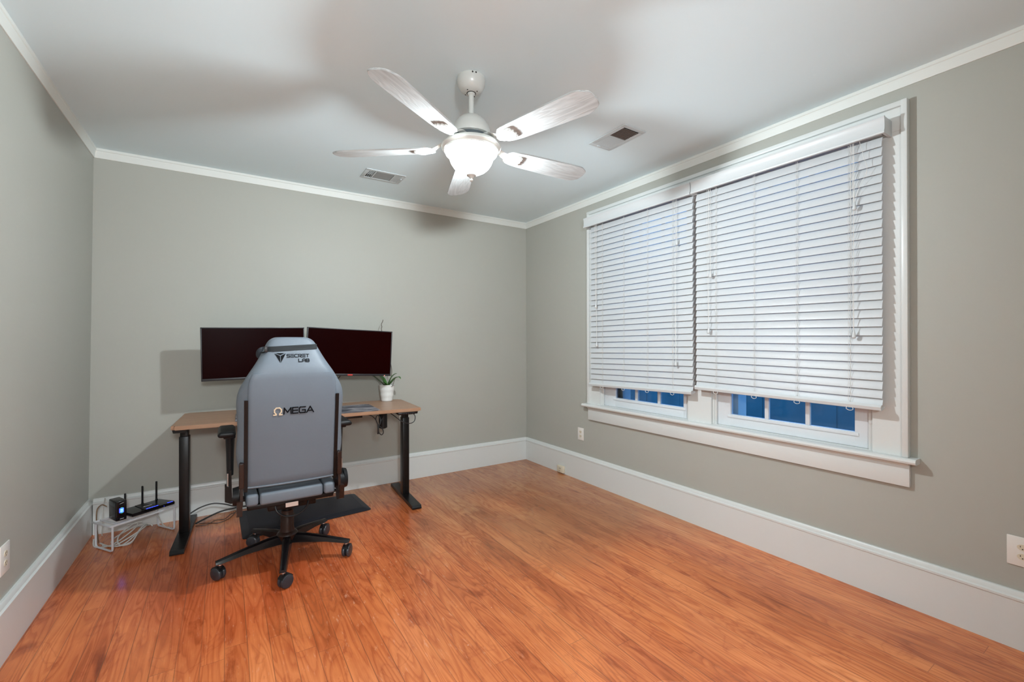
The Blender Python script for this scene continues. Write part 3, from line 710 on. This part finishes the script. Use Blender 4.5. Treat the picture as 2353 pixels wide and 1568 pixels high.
bm = nbm(); tube(bm, lp((.005, 0, .005), (.03, .06, .01), (.04, .14, .02), (.02, .25, .02), (-.03, .40, .02), (-.050, .50, .02), (-.056, .535, .02), (-.050, .55, .018), (-.056, .572, .02), (-.044, .600, .02), (-.040, .615, .018)), .0028, 6, 5); obj('flower_stem', bm, STEM, pl)
bm = nbm(); tube(bm, lp((.04, -.005, -.03), (.065, .012, -.04), (.078, .05, -.04), (.085, .075, -.04)), .0022, 6, 4); tube(bm, lp((.03, -.004, -.03), (.06, .004, -.05), (.082, .012, -.05)), .0020, 6, 4); obj('air_root', bm, STEM, pl)

# ------------------------------------------------------------------ gaming chair
chair = thing('gaming_chair', 'grey high-back gaming chair on five castors, seen from behind at the desk', 'office chair', (1.108, -1.165, 0))
ZR = [(.530, -.243), (.60, -.252), (.70, -.266), (.80, -.282), (.90, -.298), (1.0, -.313), (1.08, -.324), (1.14, -.331), (1.175, -.334), (1.20, -.330), (1.24, -.315), (1.30, -.288), (1.36, -.260), (1.40, -.240)]
def interp(tab, z):
    if z <= tab[0][0]: return tab[0][1]
    for (a, b), (c, d) in zip(tab, tab[1:]):
        if z <= c: return b+(d-b)*(z-a)/(c-a)
    return tab[-1][1]
def yr(z): return interp(ZR, z)
WT = [(.545, .215), (.60, .245), (.66, .268), (.73, .280), (.80, .276), (.87, .270), (.95, .274), (1.02, .279), (1.07, .275), (1.11, .262), (1.15, .240), (1.19, .218), (1.22, .198), (1.26, .174), (1.30, .154), (1.33, .139), (1.35, .130), (1.366, .120), (1.378, .106), (1.386, .088), (1.388, .07)]
DT = [(.545, .09), (.70, .115), (.90, .12), (1.05, .15), (1.15, .13), (1.25, .10), (1.35, .085), (1.388, .060)]
rings = []
for z, w in [(.545, .205)]+WT:
    y = yr(z); d = interp(DT, z); wp = min(.222, w*.82)
    if z > 1.384: y += .012; d -= .02
    if (z, w) == (.545, .205): z = .541; y += .012; d -= .02
    half = [(0, y), (wp*.5, y), (wp*.9, y+.001), (wp+.3*(w-wp), y+.010), (w*.985, y+.036), (w, y+.062), (w*.985, y+d*.85), (w*.90, y+d*1.0), (w*.74, y+d*.96), (w*.55, y+d*.72), (w*.25, y+d*.66)]
    ring = [Vector((a, b, z)) for a, b in half]+[Vector((0, y+d*.66, z))]+[Vector((-a, b, z)) for a, b in reversed(half[1:])]
    rings.append(ring)
bm = nbm(); loft(bm, rings); back = obj('backrest', bm, GREYL, chair, smooth=80, subd=2)
# flat rear panel
bm = nbm(); rows = []
pz = [.546, .552, .60, .70, .80, .90, 1.0, 1.08, 1.13, 1.155, 1.172, 1.185]
for z in pz:
    hw = .226 if z < 1.1 else .226-.022*((z-1.1)/.085)**2
    hw -= .012 if z == .546 else 0
    yy = yr(z); off = -.006 if z < 1.01 else -.006+.0075*(z-1.0)/.185
    if z == .546: off = 0
    rows.append([Vector((u*hw, yy+off+(.009 if abs(u) > .99 else (.003 if abs(u) > .95 else 0)), z)) for u in (-1, -.965, -.9, -.5, 0, .5, .9, .965, 1)]+[Vector((u*hw, yy+.012, z)) for u in (1, 0, -1)])
loft(bm, rows); rp = obj('rear_panel', bm, PANL, chair, smooth=60, label='flat rear panel with lettering')
bm = nbm(); tube(bm, [(-.222, yr(.55)-.004, .556), (-.1, yr(.55)-.007, .552), (.1, yr(.55)-.007, .552), (.222, yr(.55)-.004, .556)], .0055, 8, 4); obj('bottom_piping', bm, GREYL, rp)
# lettering drawn as strokes
def on_shell(x, z, off): return Vector((x, yr(z)-off, z))
def strokes(bm, glyph, ox, oz, sx, sz, th, off, slant=0.0):
    for line in glyph:
        P = [Vector((ox+p[0]*sx, oz+p[1]*sz+ (ox+p[0]*sx)*slant, 0)) for p in line]
        P2 = [Vector((p.x, p.y)) for p in P]
        for a, b in zip(P2, P2[1:]):
            off += .00012
            d = (b-a).normalized(); n = Vector((-d.y, d.x))*th/2; e = d*th*.45
            q = [a-e+n, b+e+n, b+e-n, a-e-n]
            A = [bm.verts.new(on_shell(p.x, p.y, off)) for p in q]; B = [bm.verts.new(on_shell(p.x, p.y, off-.004)) for p in q]
            bm.faces.new(A); bm.faces.new(B[::-1])
            for i in range(4): bm.faces.new((A[i], B[i], B[(i+1) % 4], A[(i+1) % 4]))
G = {'S': [[(1, 1), (.1, 1), (0, .9), (0, .6), (.1, .52), (.9, .5), (1, .42), (1, .1), (.9, 0), (0, 0)]],
     'E': [[(0, 1), (1, 1)], [(0, .5), (1, .5)], [(0, 0), (1, 0)]],
     'E2': [[(1, 1), (0, 1), (0, 0), (1, 0)], [(0, .5), (.95, .5)]],
     'C': [[(1, 1), (.2, 1), (0, .8), (0, .2), (.2, 0), (1, 0)]],
     'R': [[(0, 0), (0, 1), (.85, 1), (1, .85), (1, .6), (.85, .45), (.35, .45), (1.0, -.1)]],
     'T': [[(0, 1), (1, 1)], [(.5, 1), (.5, 0)]],
     'L': [[(0, 1), (0, 0), (1, 0)]],
     'A': [[(0, 0), (0, .75), (.25, 1), (.75, 1), (1, .75), (1, 0)], [(0, .38), (1, .38)]],
     'A2': [[(0, 0), (.5, 1), (1, 0)], [(.22, .3), (.8, .3)]],
     'B': [[(0, 0), (0, 1), (.85, 1), (.95, .85), (.95, .62), (.82, .5), (0, .5)], [(.82, .5), (1, .38), (1, .12), (.88, 0), (0, 0)]],
     'M': [[(0, 0), (.04, 1), (.5, .25), (.96, 1), (1, 0)]],
     'G': [[(1, 1), (.15, 1), (0, .85), (0, .15), (.15, 0), (1, 0), (1, .48), (.5, .48)]],
     'O': [[(0, 0), (.28, 0), (.28, .12), (.08, .38), (.08, .72), (.3, .97), (.7, .97), (.92, .72), (.92, .38), (.72, .12), (.72, 0), (1, 0)]]}
bm = nbm(); x = -.033; lw = .0150; gp = .0040
for ch in ('S', 'E', 'C', 'R', 'E', 'T'):
    strokes(bm, G[ch], x, 1.274, lw, .0155, .0032, .0022); x += lw+gp+.0008
x = .026
for ch in ('L', 'A', 'B'):
    strokes(bm, G[ch], x, 1.2475, lw, .0155, .0034, .0022); x += lw+gp+.0008
obj('maker_lettering', bm, LETTER, back, smooth=0, label='black lettering SECRET LAB')
bm = nbm()
def tri(p):
    A = [bm.verts.new(on_shell(q[0], q[1], .0022)) for q in p]; B = [bm.verts.new(on_shell(q[0], q[1], -.001)) for q in p]
    bm.faces.new(A); bm.faces.new(B[::-1]); n = len(p)
    for i in range(n): bm.faces.new((A[i], B[i], B[(i+1) % n], A[(i+1) % n]))
ex, ez = -.066, 1.297
tri([(ex-.021, ez), (ex+.021, ez), (ex, ez-.011)]); tri([(ex-.028, ez-.002), (ex-.0018, ez-.0155), (ex-.0018, ez-.052)]); tri([(ex+.028, ez-.002), (ex+.0018, ez-.0155), (ex+.0018, ez-.052)])
obj('emblem', bm, LETTER, back, smooth=0, label='black winged triangle emblem')
bm = nbm(); strokes(bm, G['O'], -.100, .9545, .040, .040, .0062, .0092, .0); obj('omega_letter', bm, GOLD, rp, smooth=0, label='pale gold omega letter')
bm = nbm(); x = -.050
for ch, w in (('M', .036), ('E2', .027), ('G', .031), ('A2', .036)):
    strokes(bm, G[ch], x, .957, w, .033, .0060, .0092, .0); x += w+.0075
obj('name_lettering', bm, LETTER, rp, smooth=0, label='black letters MEGA')
# strap of the head pillow
bm = nbm(); xs = [-.140, -.134, -.122, -.10, -.05, 0, .05, .10, .117, .125, .130]
sec = []
for x in xs:
    zc = 1.318+.016*(x+.14)/.28; e = max(0, abs(x)-.108); dy = .0 if e == 0 else e*.35+(e*38)**2*.012
    sec.append([Vector((x, yr(zc+.014)-.0035+dy, zc+.0145)), Vector((x, yr(zc-.014)-.0035+dy, zc-.0145)), Vector((x, yr(zc-.014)+.0005+dy, zc-.0145)), Vector((x, yr(zc+.014)+.0005+dy, zc+.0145))])
pil = nbm(); yp = yr(1.31)+.055
box(pil, -.180, .105, yp, yp+.075, 1.272, 1.345, .034, 6)
for v in pil.verts:
    v.co.z += (v.co.x+.04)*.12
hp = obj('head_pillow', pil, VELOR, chair, smooth=80)
loft(bm, sec); obj('strap', bm, STRAP, hp, smooth=60)
bm = nbm(); box(bm, -.143, -.126, yr(1.318)-.009, yr(1.318)+.006, 1.303, 1.336, .003); obj('strap_buckle', bm, BEZEL, hp)
bm = nbm(); tube(bm, [(-.140, yr(1.31)+.0, 1.306), (-.150, yr(1.31)+.03, 1.300), (-.155, yr(1.31)+.065, 1.302)], .007, 8, 3, flat=.5); obj('strap_end', bm, STRAP, hp)

# side rails and recliner brackets
for s in (-1, 1):
    bm = nbm()
    rr = []
    z0, z1 = .535, (1.045 if s < 0 else 1.055)
    for k in range(9):
        z = z0+(z1-z0)*k/8; yy = yr(z); rr.append([Vector((s*.232-.009, yy-.006, z)), Vector((s*.232+.009, yy-.006, z)), Vector((s*.232+.009, yy+.03, z)), Vector((s*.232-.009, yy+.03, z))])
    loft(bm, rr); obj('side_rail', bm, BLK, chair, smooth=20)
    bm = nbm()
    prism(bm, [(-.285, .47), (-.13, .45), (-.12, .50), (-.215, .56), (-.232, .70), (-.262, .70), (-.278, .56)], s*.252-.007, s*.252+.007, 'x')
    box(bm, s*.252-.012, s*.252+.012, -.285, -.255, .565, .700, .003)
    obj('recliner_bracket', bm, DKBR, chair, smooth=20)
    bm = nbm(); cyl(bm, (s*.262, -.195, .505), (s*.292, -.195, .505), .052, .047, 32); obj('hinge_cover', bm, BLKP if s > 0 else BLKP, chair)
    bm = nbm(); prism(bm, [(-.30, .50), (-.20, .50), (-.18, .41), (-.22, .395), (-.29, .42)], s*.262-.012, s*.262+.014, 'x'); obj('lower_cover', bm, DKBR, chair, smooth=30)
bm = nbm(); cyl(bm, (.292, -.18, .510), (.312, -.18, .510), .062, .056, 36); obj('recline_knob', bm, BLKP, chair)
# seat
bm = nbm(); box(bm, -.164, .164, -.258, .275, .447, .514, .014, 4); seat = obj('seat', bm, GREYL, chair, smooth=60)
for s in (-1, 1):
    bm = nbm(); x0, x1 = (.170, .232); 
    box(bm, min(s*x0, s*x1), max(s*x0, s*x1), -.256, .275, .449, .515, .016, 4)
    for v in bm.verts:
        if v.co.y > -.1 and v.co.z > .49: v.co.z += .035; v.co.x += s*.02
    obj('seat_bolster', bm, GREYL, chair, smooth=60)
bm = nbm(); box(bm, -.225, .225, -.240, .25, .425, .452, .006); box(bm, -.12, .14, -.17, .12, .375, .428, .01)
prism(bm, [(-.13, .43), (.10, .43), (.06, .36), (-.05, .345), (-.10, .37)], -.075, .075, 'x'); 
obj('seat_base', bm, BLK, chair)
bm = nbm(); tube(bm, [(-.085, -.20, .430), (-.075, -.22, .385), (-.03, -.225, .352), (.03, -.225, .352), (.078, -.22, .385), (.092, -.20, .430)], .0055, 8, 5); obj('support_loop', bm, BLKP, chair)
bm = nbm(); box(bm, -.035, .030, -.252, -.248, .412, .436); obj('sticker', bm, STICK, chair, smooth=0, label='small orange-white sticker')
bm = nbm(); tube(bm, [(.12, -.05, .395), (.20, -.05, .390), (.27, -.03, .392)], .006, 8, 3); tube(bm, [(.26, -.03, .392), (.31, -.03, .392)], .010, 10, 2); obj('height_lever', bm, BLKP, chair)
# column
bm = nbm(); lathe(bm, [(0, .130), (.047, .130), (.060, .168), (.056, .176), (.042, .186), (.038, .205), (.037, .285), (.034, .292), (.034, .315), (.0, .315)], 36); obj('gas_column', bm, DKBR, chair)
bm = nbm(); lathe(bm, [(0, .30), (.024, .30), (.024, .38), (0, .38)], 24); obj('piston', bm, BLK, chair)
# star base legs and castors
angs = [-171.5, -99.5, -27.5, 44.5, 116.5]
RB = .355
for a in angs:
    q = R_(a); rot = Matrix.Rotation(q, 4, 'Z')
    bm = nbm(); secs = []
    for f, hw, zt, zb in ((0.0, .030, .170, .118), (.25, .027, .163, .118), (.6, .022, .142, .112), (.9, .020, .120, .098), (1.0, .018, .113, .098)):
        r = .030+(RB+.022-.030)*f
        secs.append([rot @ Vector((r, -hw, zb)), rot @ Vector((r, hw, zb)), rot @ Vector((r, hw*.75, zt-.006)), rot @ Vector((r, hw*.35, zt)), rot @ Vector((r, -hw*.35, zt)), rot @ Vector((r, -hw*.75, zt-.006))])
    loft(bm, secs); obj('base_leg', bm, BLKG, chair, smooth=30)
sw = [40, -60, -35, -40, 60]
for a, s in zip(angs, sw):
    q = R_(a); c = Vector((RB*cos(q), RB*sin(q), 0)); m = Matrix.Translation(c) @ Matrix.Rotation(R_(s), 4, 'Z')
    bm = nbm(); 
    for x0, x1 in ((-.0245, -.0025), (.0025, .0245)):
        mm = m @ Matrix.Translation((x0, .014, .0385)) @ Matrix.Rotation(R_(90), 4, 'Y')
        lathe(bm, [(0, 0), (.028, 0), (.035, .004), (.038, .010), (.038, .014), (.034, .020), (.026, .022), (0, .022)], 28, m=mm)
    cs = obj('castor', bm, CAST, chair)
    bm = nbm(); 
    vs = lathe(bm, [(.033, -.020), (.041, -.018), (.041, .018), (.033, .020)], 24, m=m @ Matrix.Translation((0, .014, .0385)) @ Matrix.Rotation(R_(90), 4, 'Y'), cap=False)
    kill = [v for v in bm.verts if v.co.z < .050]; bmesh.ops.delete(bm, geom=kill, context='VERTS')
    cyl(bm, c+Vector((0, 0, .068)), c+Vector((0, 0, .100)), .011, seg=14); obj('castor_hood', bm, BLKP, cs)
    bm = nbm(); cyl(bm, c+Vector((0, 0, .086)), c+Vector((0, 0, .092)), .0125, seg=14); obj('castor_collar', bm, STEEL, cs)
# armrests
for s in (-1, 1):
    bm = nbm(); box(bm, s*.318-.044, s*.318+.044, -.135, .125, .822, .856, .015, 4)
    for v in bm.verts:
        if v.co.z > .842: v.co.x = s*.318+(v.co.x-s*.318)*.90
    pad = obj('armrest', bm, BLKP, chair, smooth=60)
    bm = nbm(); box(bm, s*.305-.030, s*.305+.030, -.085, .055, .806, .826, .006); obj('pad_mount', bm, BLKP, pad)
    bm = nbm()
    secs = [[Vector((s*.302+hw*cos(2*pi*k/16), -.02+1.5*hw*sin(2*pi*k/16), z)) for k in range(16)] for z, hw in ((.585, .017), (.72, .020), (.80, .024), (.812, .028))]
    loft(bm, secs); obj('arm_post', bm, BLKP, chair, smooth=40)
    bm = nbm(); cyl(bm, (s*.312, -.04, .50), (s*.312, -.04, .60), .008, seg=14); obj('arm_rod', bm, STEEL, chair)
    bm = nbm(); prism(bm, [(s*.328, .525), (s*.328, .44), (s*.300, .425), (s*.15, .425), (s*.15, .437), (s*.292, .440), (s*.296, .62), (s*.304, .62), (s*.308, .525)], -.055, .015, 'y'); obj('arm_bracket', bm, BLK, chair, smooth=30)

# ------------------------------------------------------------------ anti-fatigue mat
bm = nbm()
oc = [(.872, -.085), (.882, -.690), (1.780, -.615), (1.752, -.150)]
cx = sum(p[0] for p in oc)/4; cy = sum(p[1] for p in oc)/4
def ringpts(sh, z, rad):
    P = []
    for i in range(4):
        p = Vector(oc[i]); a = Vector(oc[i-1]); b = Vector(oc[(i+1) % 4]); da = (a-p).normalized(); db = (b-p).normalized()
        q = p+(da+db)*sh
        for k in range(6):
            t = k/5; c0 = q+da*rad; c1 = q+db*rad
            w = c0*(1-t)**2+q*2*t*(1-t)+c1*t*t; P.append(Vector((w.x-cx, w.y-cy, z)))
    return P
loft(bm, [ringpts(0, 0.001, .03), ringpts(0, .004, .03), ringpts(.045, .019, .02), ringpts(.052, .020, .02)])
o = obj('anti_fatigue_mat', bm, MATM, smooth=20); o.location = (cx, cy, 0); tag(o, 'black rubber standing mat with sloped edges on the floor under the desk', 'floor mat')

# ------------------------------------------------------------------ wire shelf, modem, router, cables
SA = Vector((.170, -.447, 0)); SR = R_(35)
shelf = thing('wire_shelf', 'low white folding wire shelf standing in the room corner', 'shelf', SA, SR)
SL, SD, SZ = .392, .195, .176
bm = nbm()
def rect_loop(bm, x0, x1, y0, y1, z, r): tube(bm, [(x0, y0, z), (x1, y0, z), (x1, y1, z), (x0, y1, z), (x0, y0, z)], r, 8)
box(bm, -.01, SL, -.004, .004, SZ-.012, SZ, .002); box(bm, -.01, SL, SD-.004, SD+.004, SZ-.012, SZ, .002)
box(bm, -.014, -.006, -.004, SD+.004, SZ-.010, SZ, .002); box(bm, SL-.004, SL+.004, -.004, SD+.004, SZ-.010, SZ, .002)
box(bm, .024, .032, 0, SD, SZ-.008, SZ, .002)
obj('rim', bm, WIREW, shelf)
bm = nbm(); 
for k in range(11): tube(bm, [(.04+k*.034, 0, SZ-.003), (.04+k*.032, SD, SZ-.003)], .0016, 6)
for k in range(5): tube(bm, [(.03, .03+k*.034, SZ-.005), (SL, .03+k*.034, SZ-.005)], .0014, 6)
obj('deck_wires', bm, WIREW, shelf)
for x in (.003, SL-.02):
    bm = nbm(); y0, y1 = .002, SD-.005; rr = .018
    P = [(x, y0, SZ-.01), (x, y0, .0065+rr), (x, y0+rr*.3, .0065+rr*.3), (x, y0+rr, .0065), (x, y1-rr, .0065), (x, y1-rr*.3, .0065+rr*.3), (x, y1, .0065+rr), (x, y1, SZ-.01)]
    tube(bm, P, .0062, 10); obj('leg', bm, WIREW, shelf)
m_sh = ROOTM['wire_shelf']
mp = m_sh @ Vector((.080, .100, SZ+.001))
mod = thing('modem', 'small upright black modem with a blue light on its front', 'modem', mp, SR-R_(8))
bm = nbm(); box(bm, -.029, .029, -.058, .058, 0, .130, .006, 3); obj('case', bm, BLKG, mod)
bm = nbm(); box(bm, -.0296, -.0285, -.050, -.044, .008, .122); obj('side_trim', bm, BEZEL, mod, smooth=0)
bm = nbm(); box(bm, -.012, .012, -.0592, -.0575, .052, .082, .003); li = obj('light', bm, BLUEL, mod, label='blue status light')
bm = nbm(); box(bm, -.006, .008, -.0600, -.0588, .058, .065); box(bm, -.006, .008, -.0600, -.0588, .069, .076); obj('light_core', bm, BLUEC, li, smooth=0)
bm = nbm(); box(bm, -.004, .008, -.0593, -.0578, .0490, .0512); obj('green_light', bm, GREENL, mod, smooth=0)
bm = nbm(); box(bm, -.004, .008, -.0593, -.0578, .0830, .0850); obj('green_light', bm, GREENL, mod, smooth=0)
bm = nbm(); prism(bm, [(-.010, .110), (.008, .114), (.013, .118), (-.004, .114)], -.0592, -.0575, 'y'); obj('front_mark', bm, SILV, mod, smooth=0)
bm = nbm(); prism(bm, [(-.010, .010), (.010, .010), (.014, .014), (-.006, .014)], -.0592, -.0575, 'y'); obj('front_mark', bm, SILV, mod, smooth=0)
rp_ = m_sh @ Vector((.262, .108, SZ+.001))
rt = thing('router', 'flat black router with three upright antennas on the white shelf', 'router', rp_, SR)
bm = nbm(); a, b_ = .137, .082
prism(bm, [(-a, -b_), (a-.01, -b_), (a+.0, -b_+.02), (a-.02, b_), (-a+.02, b_), (-a, b_-.02)], .004, .024, 'z')
bmesh.ops.bevel(bm, geom=[e for e in bm.edges], offset=.003, segments=2, affect='EDGES'); case = obj('case', bm, BLKG, rt)
bm = nbm(); vs = prism(bm, [(-.060, -b_+.004), (.03, -b_+.004), (.012, b_-.006), (-.04, b_-.006)], .0235, .027, 'z'); obj('top_plate', bm, BLKP, rt, smooth=0)
bm = nbm(); box(bm, -.035, .020, -.012, -.006, .0270, .0276); obj('name_strip', bm, SILV, rt, smooth=0)
for x0, x1, y_, z_ in [(-.048+k*.0155, -.037+k*.0155, -b_+.011, .0278) for k in range(5)]+[(.085+k*.0125, .094+k*.0125, -b_+.011, .0245) for k in range(3)]+[(.055, .058, -b_, .013)]:
    bm = nbm(); box(bm, x0, x1, y_-.003, y_+.003, z_-.0007, z_+.0007); obj('status_light', bm, BLUEL, rt, smooth=0, label='blue status light')
for x, hgt in ((-.095, .130), (.010, .150), (.100, .158)):
    bm = nbm(); box(bm, x-.005, x+.005, b_-.004, b_+.006, .010, hgt, .0025, 2); box(bm, x-.006, x+.006, b_-.008, b_+.006, .006, .030, .002); obj('antenna', bm, BLKP, rt)
# white cord coil under the shelf
bm = nbm(); c = m_sh @ Vector((.09, .07, 0))
def pw(*P): return [m_sh @ (Vector(p)+Vector((.025, .030, 0))) for p in P]
tube(bm, pw((.00, .16, .02), (.02, .05, .008), (.09, -.01, .02), (.16, .03, .07), (.20, .05, .088), (.14, .10, .07), (.05, .12, .03), (.03, .05, .015), (.10, .02, .045), (.19, .03, .075), (.22, .07, .070), (.16, .06, .03), (.09, .00, .008), (.045, .03, .012), (.07, .09, .05), (.16, .10, .10), (.20, .08, .10)), .0042, 8, 8)
tube(bm, pw((.0, .13, .01), (.05, .03, .006), (.12, .02, .04), (.20, .05, .085), (.235, .05, .075), (.245, .04, .06)), .0042, 8, 8)
tube(bm, pw((-.02, .19, .05), (-.03, .15, .01), (.03, .09, .008), (.13, .07, .06), (.18, .09, .095), (.13, .12, .10)), .0042, 8, 8)
tag(obj('cable', bm, CABW), 'tangled white cord coiled under the white wire shelf', 'cable')
bm = nbm(); tube(bm, [(.100, -.19, .235), (.07, -.15, .24), (.045, -.13, .215), (.04, -.14, .18), (.05, -.19, .12), (.06, -.22, .05), (.065, -.22, .006)], .0035, 8, 8)
tag(obj('cable', bm, CABB), 'thin brown cable running down from the modem to the floor', 'cable')
bm = nbm(); tube(bm, [(.105, -.19, .255), (.08, -.12, .27), (.07, -.06, .25), (.06, -.05, .20), (.055, -.07, .05), (.06, -.09, .006)], .0025, 8, 8)
tag(obj('cable', bm, CABW), 'thin white cable arching behind the modem', 'cable')
bm = nbm(); tube(bm, pw((.285, .08, .165), (.280, .07, .13), (.295, .05, .09), (.31, .04, .05), (.33, .03, .02), (.36, .02, .006)), .003, 8, 6)
tube(bm, pw((.31, .09, .165), (.305, .085, .12), (.315, .07, .06), (.33, .06, .02), (.36, .05, .006)), .003, 8, 6)
tag(obj('cable', bm, CABW), 'two white wires hanging below the router end of the shelf', 'cable')
# black cords along the back baseboard
bm = nbm(); tube(bm, [(.56, -.10, .060), (.62, -.075, .085), (.70, -.06, .095), (.78, -.06, .075), (.85, -.06, .045), (.95, -.06, .03), (1.2, -.055, .022), (1.5, -.05, .015)], .0048, 8, 6)
tube(bm, [(.60, -.20, .010), (.68, -.12, .018), (.76, -.08, .030), (.86, -.075, .036), (1.05, -.07, .030), (1.35, -.06, .022), (1.6, -.05, .012)], .0062, 8, 6)
tag(obj('cable', bm, CABK), 'thick black power cords lying along the back baseboard', 'cable')
bm = nbm(); tube(bm, [(.60, -.24, .004), (.67, -.25, .004), (.72, -.19, .004), (.78, -.20, .004), (.82, -.13, .012), (.84, -.10, .006), (.86, -.075, .006)], .0022, 6, 6)
tube(bm, [(.62, -.20, .004), (.68, -.22, .003), (.74, -.26, .004), (.80, -.22, .004), (.83, -.16, .006), (.85, -.09, .006)], .0022, 6, 6)
tag(obj('cable', bm, CABK), 'thin dark wires tangled on the floor beside the left desk leg', 'cable')
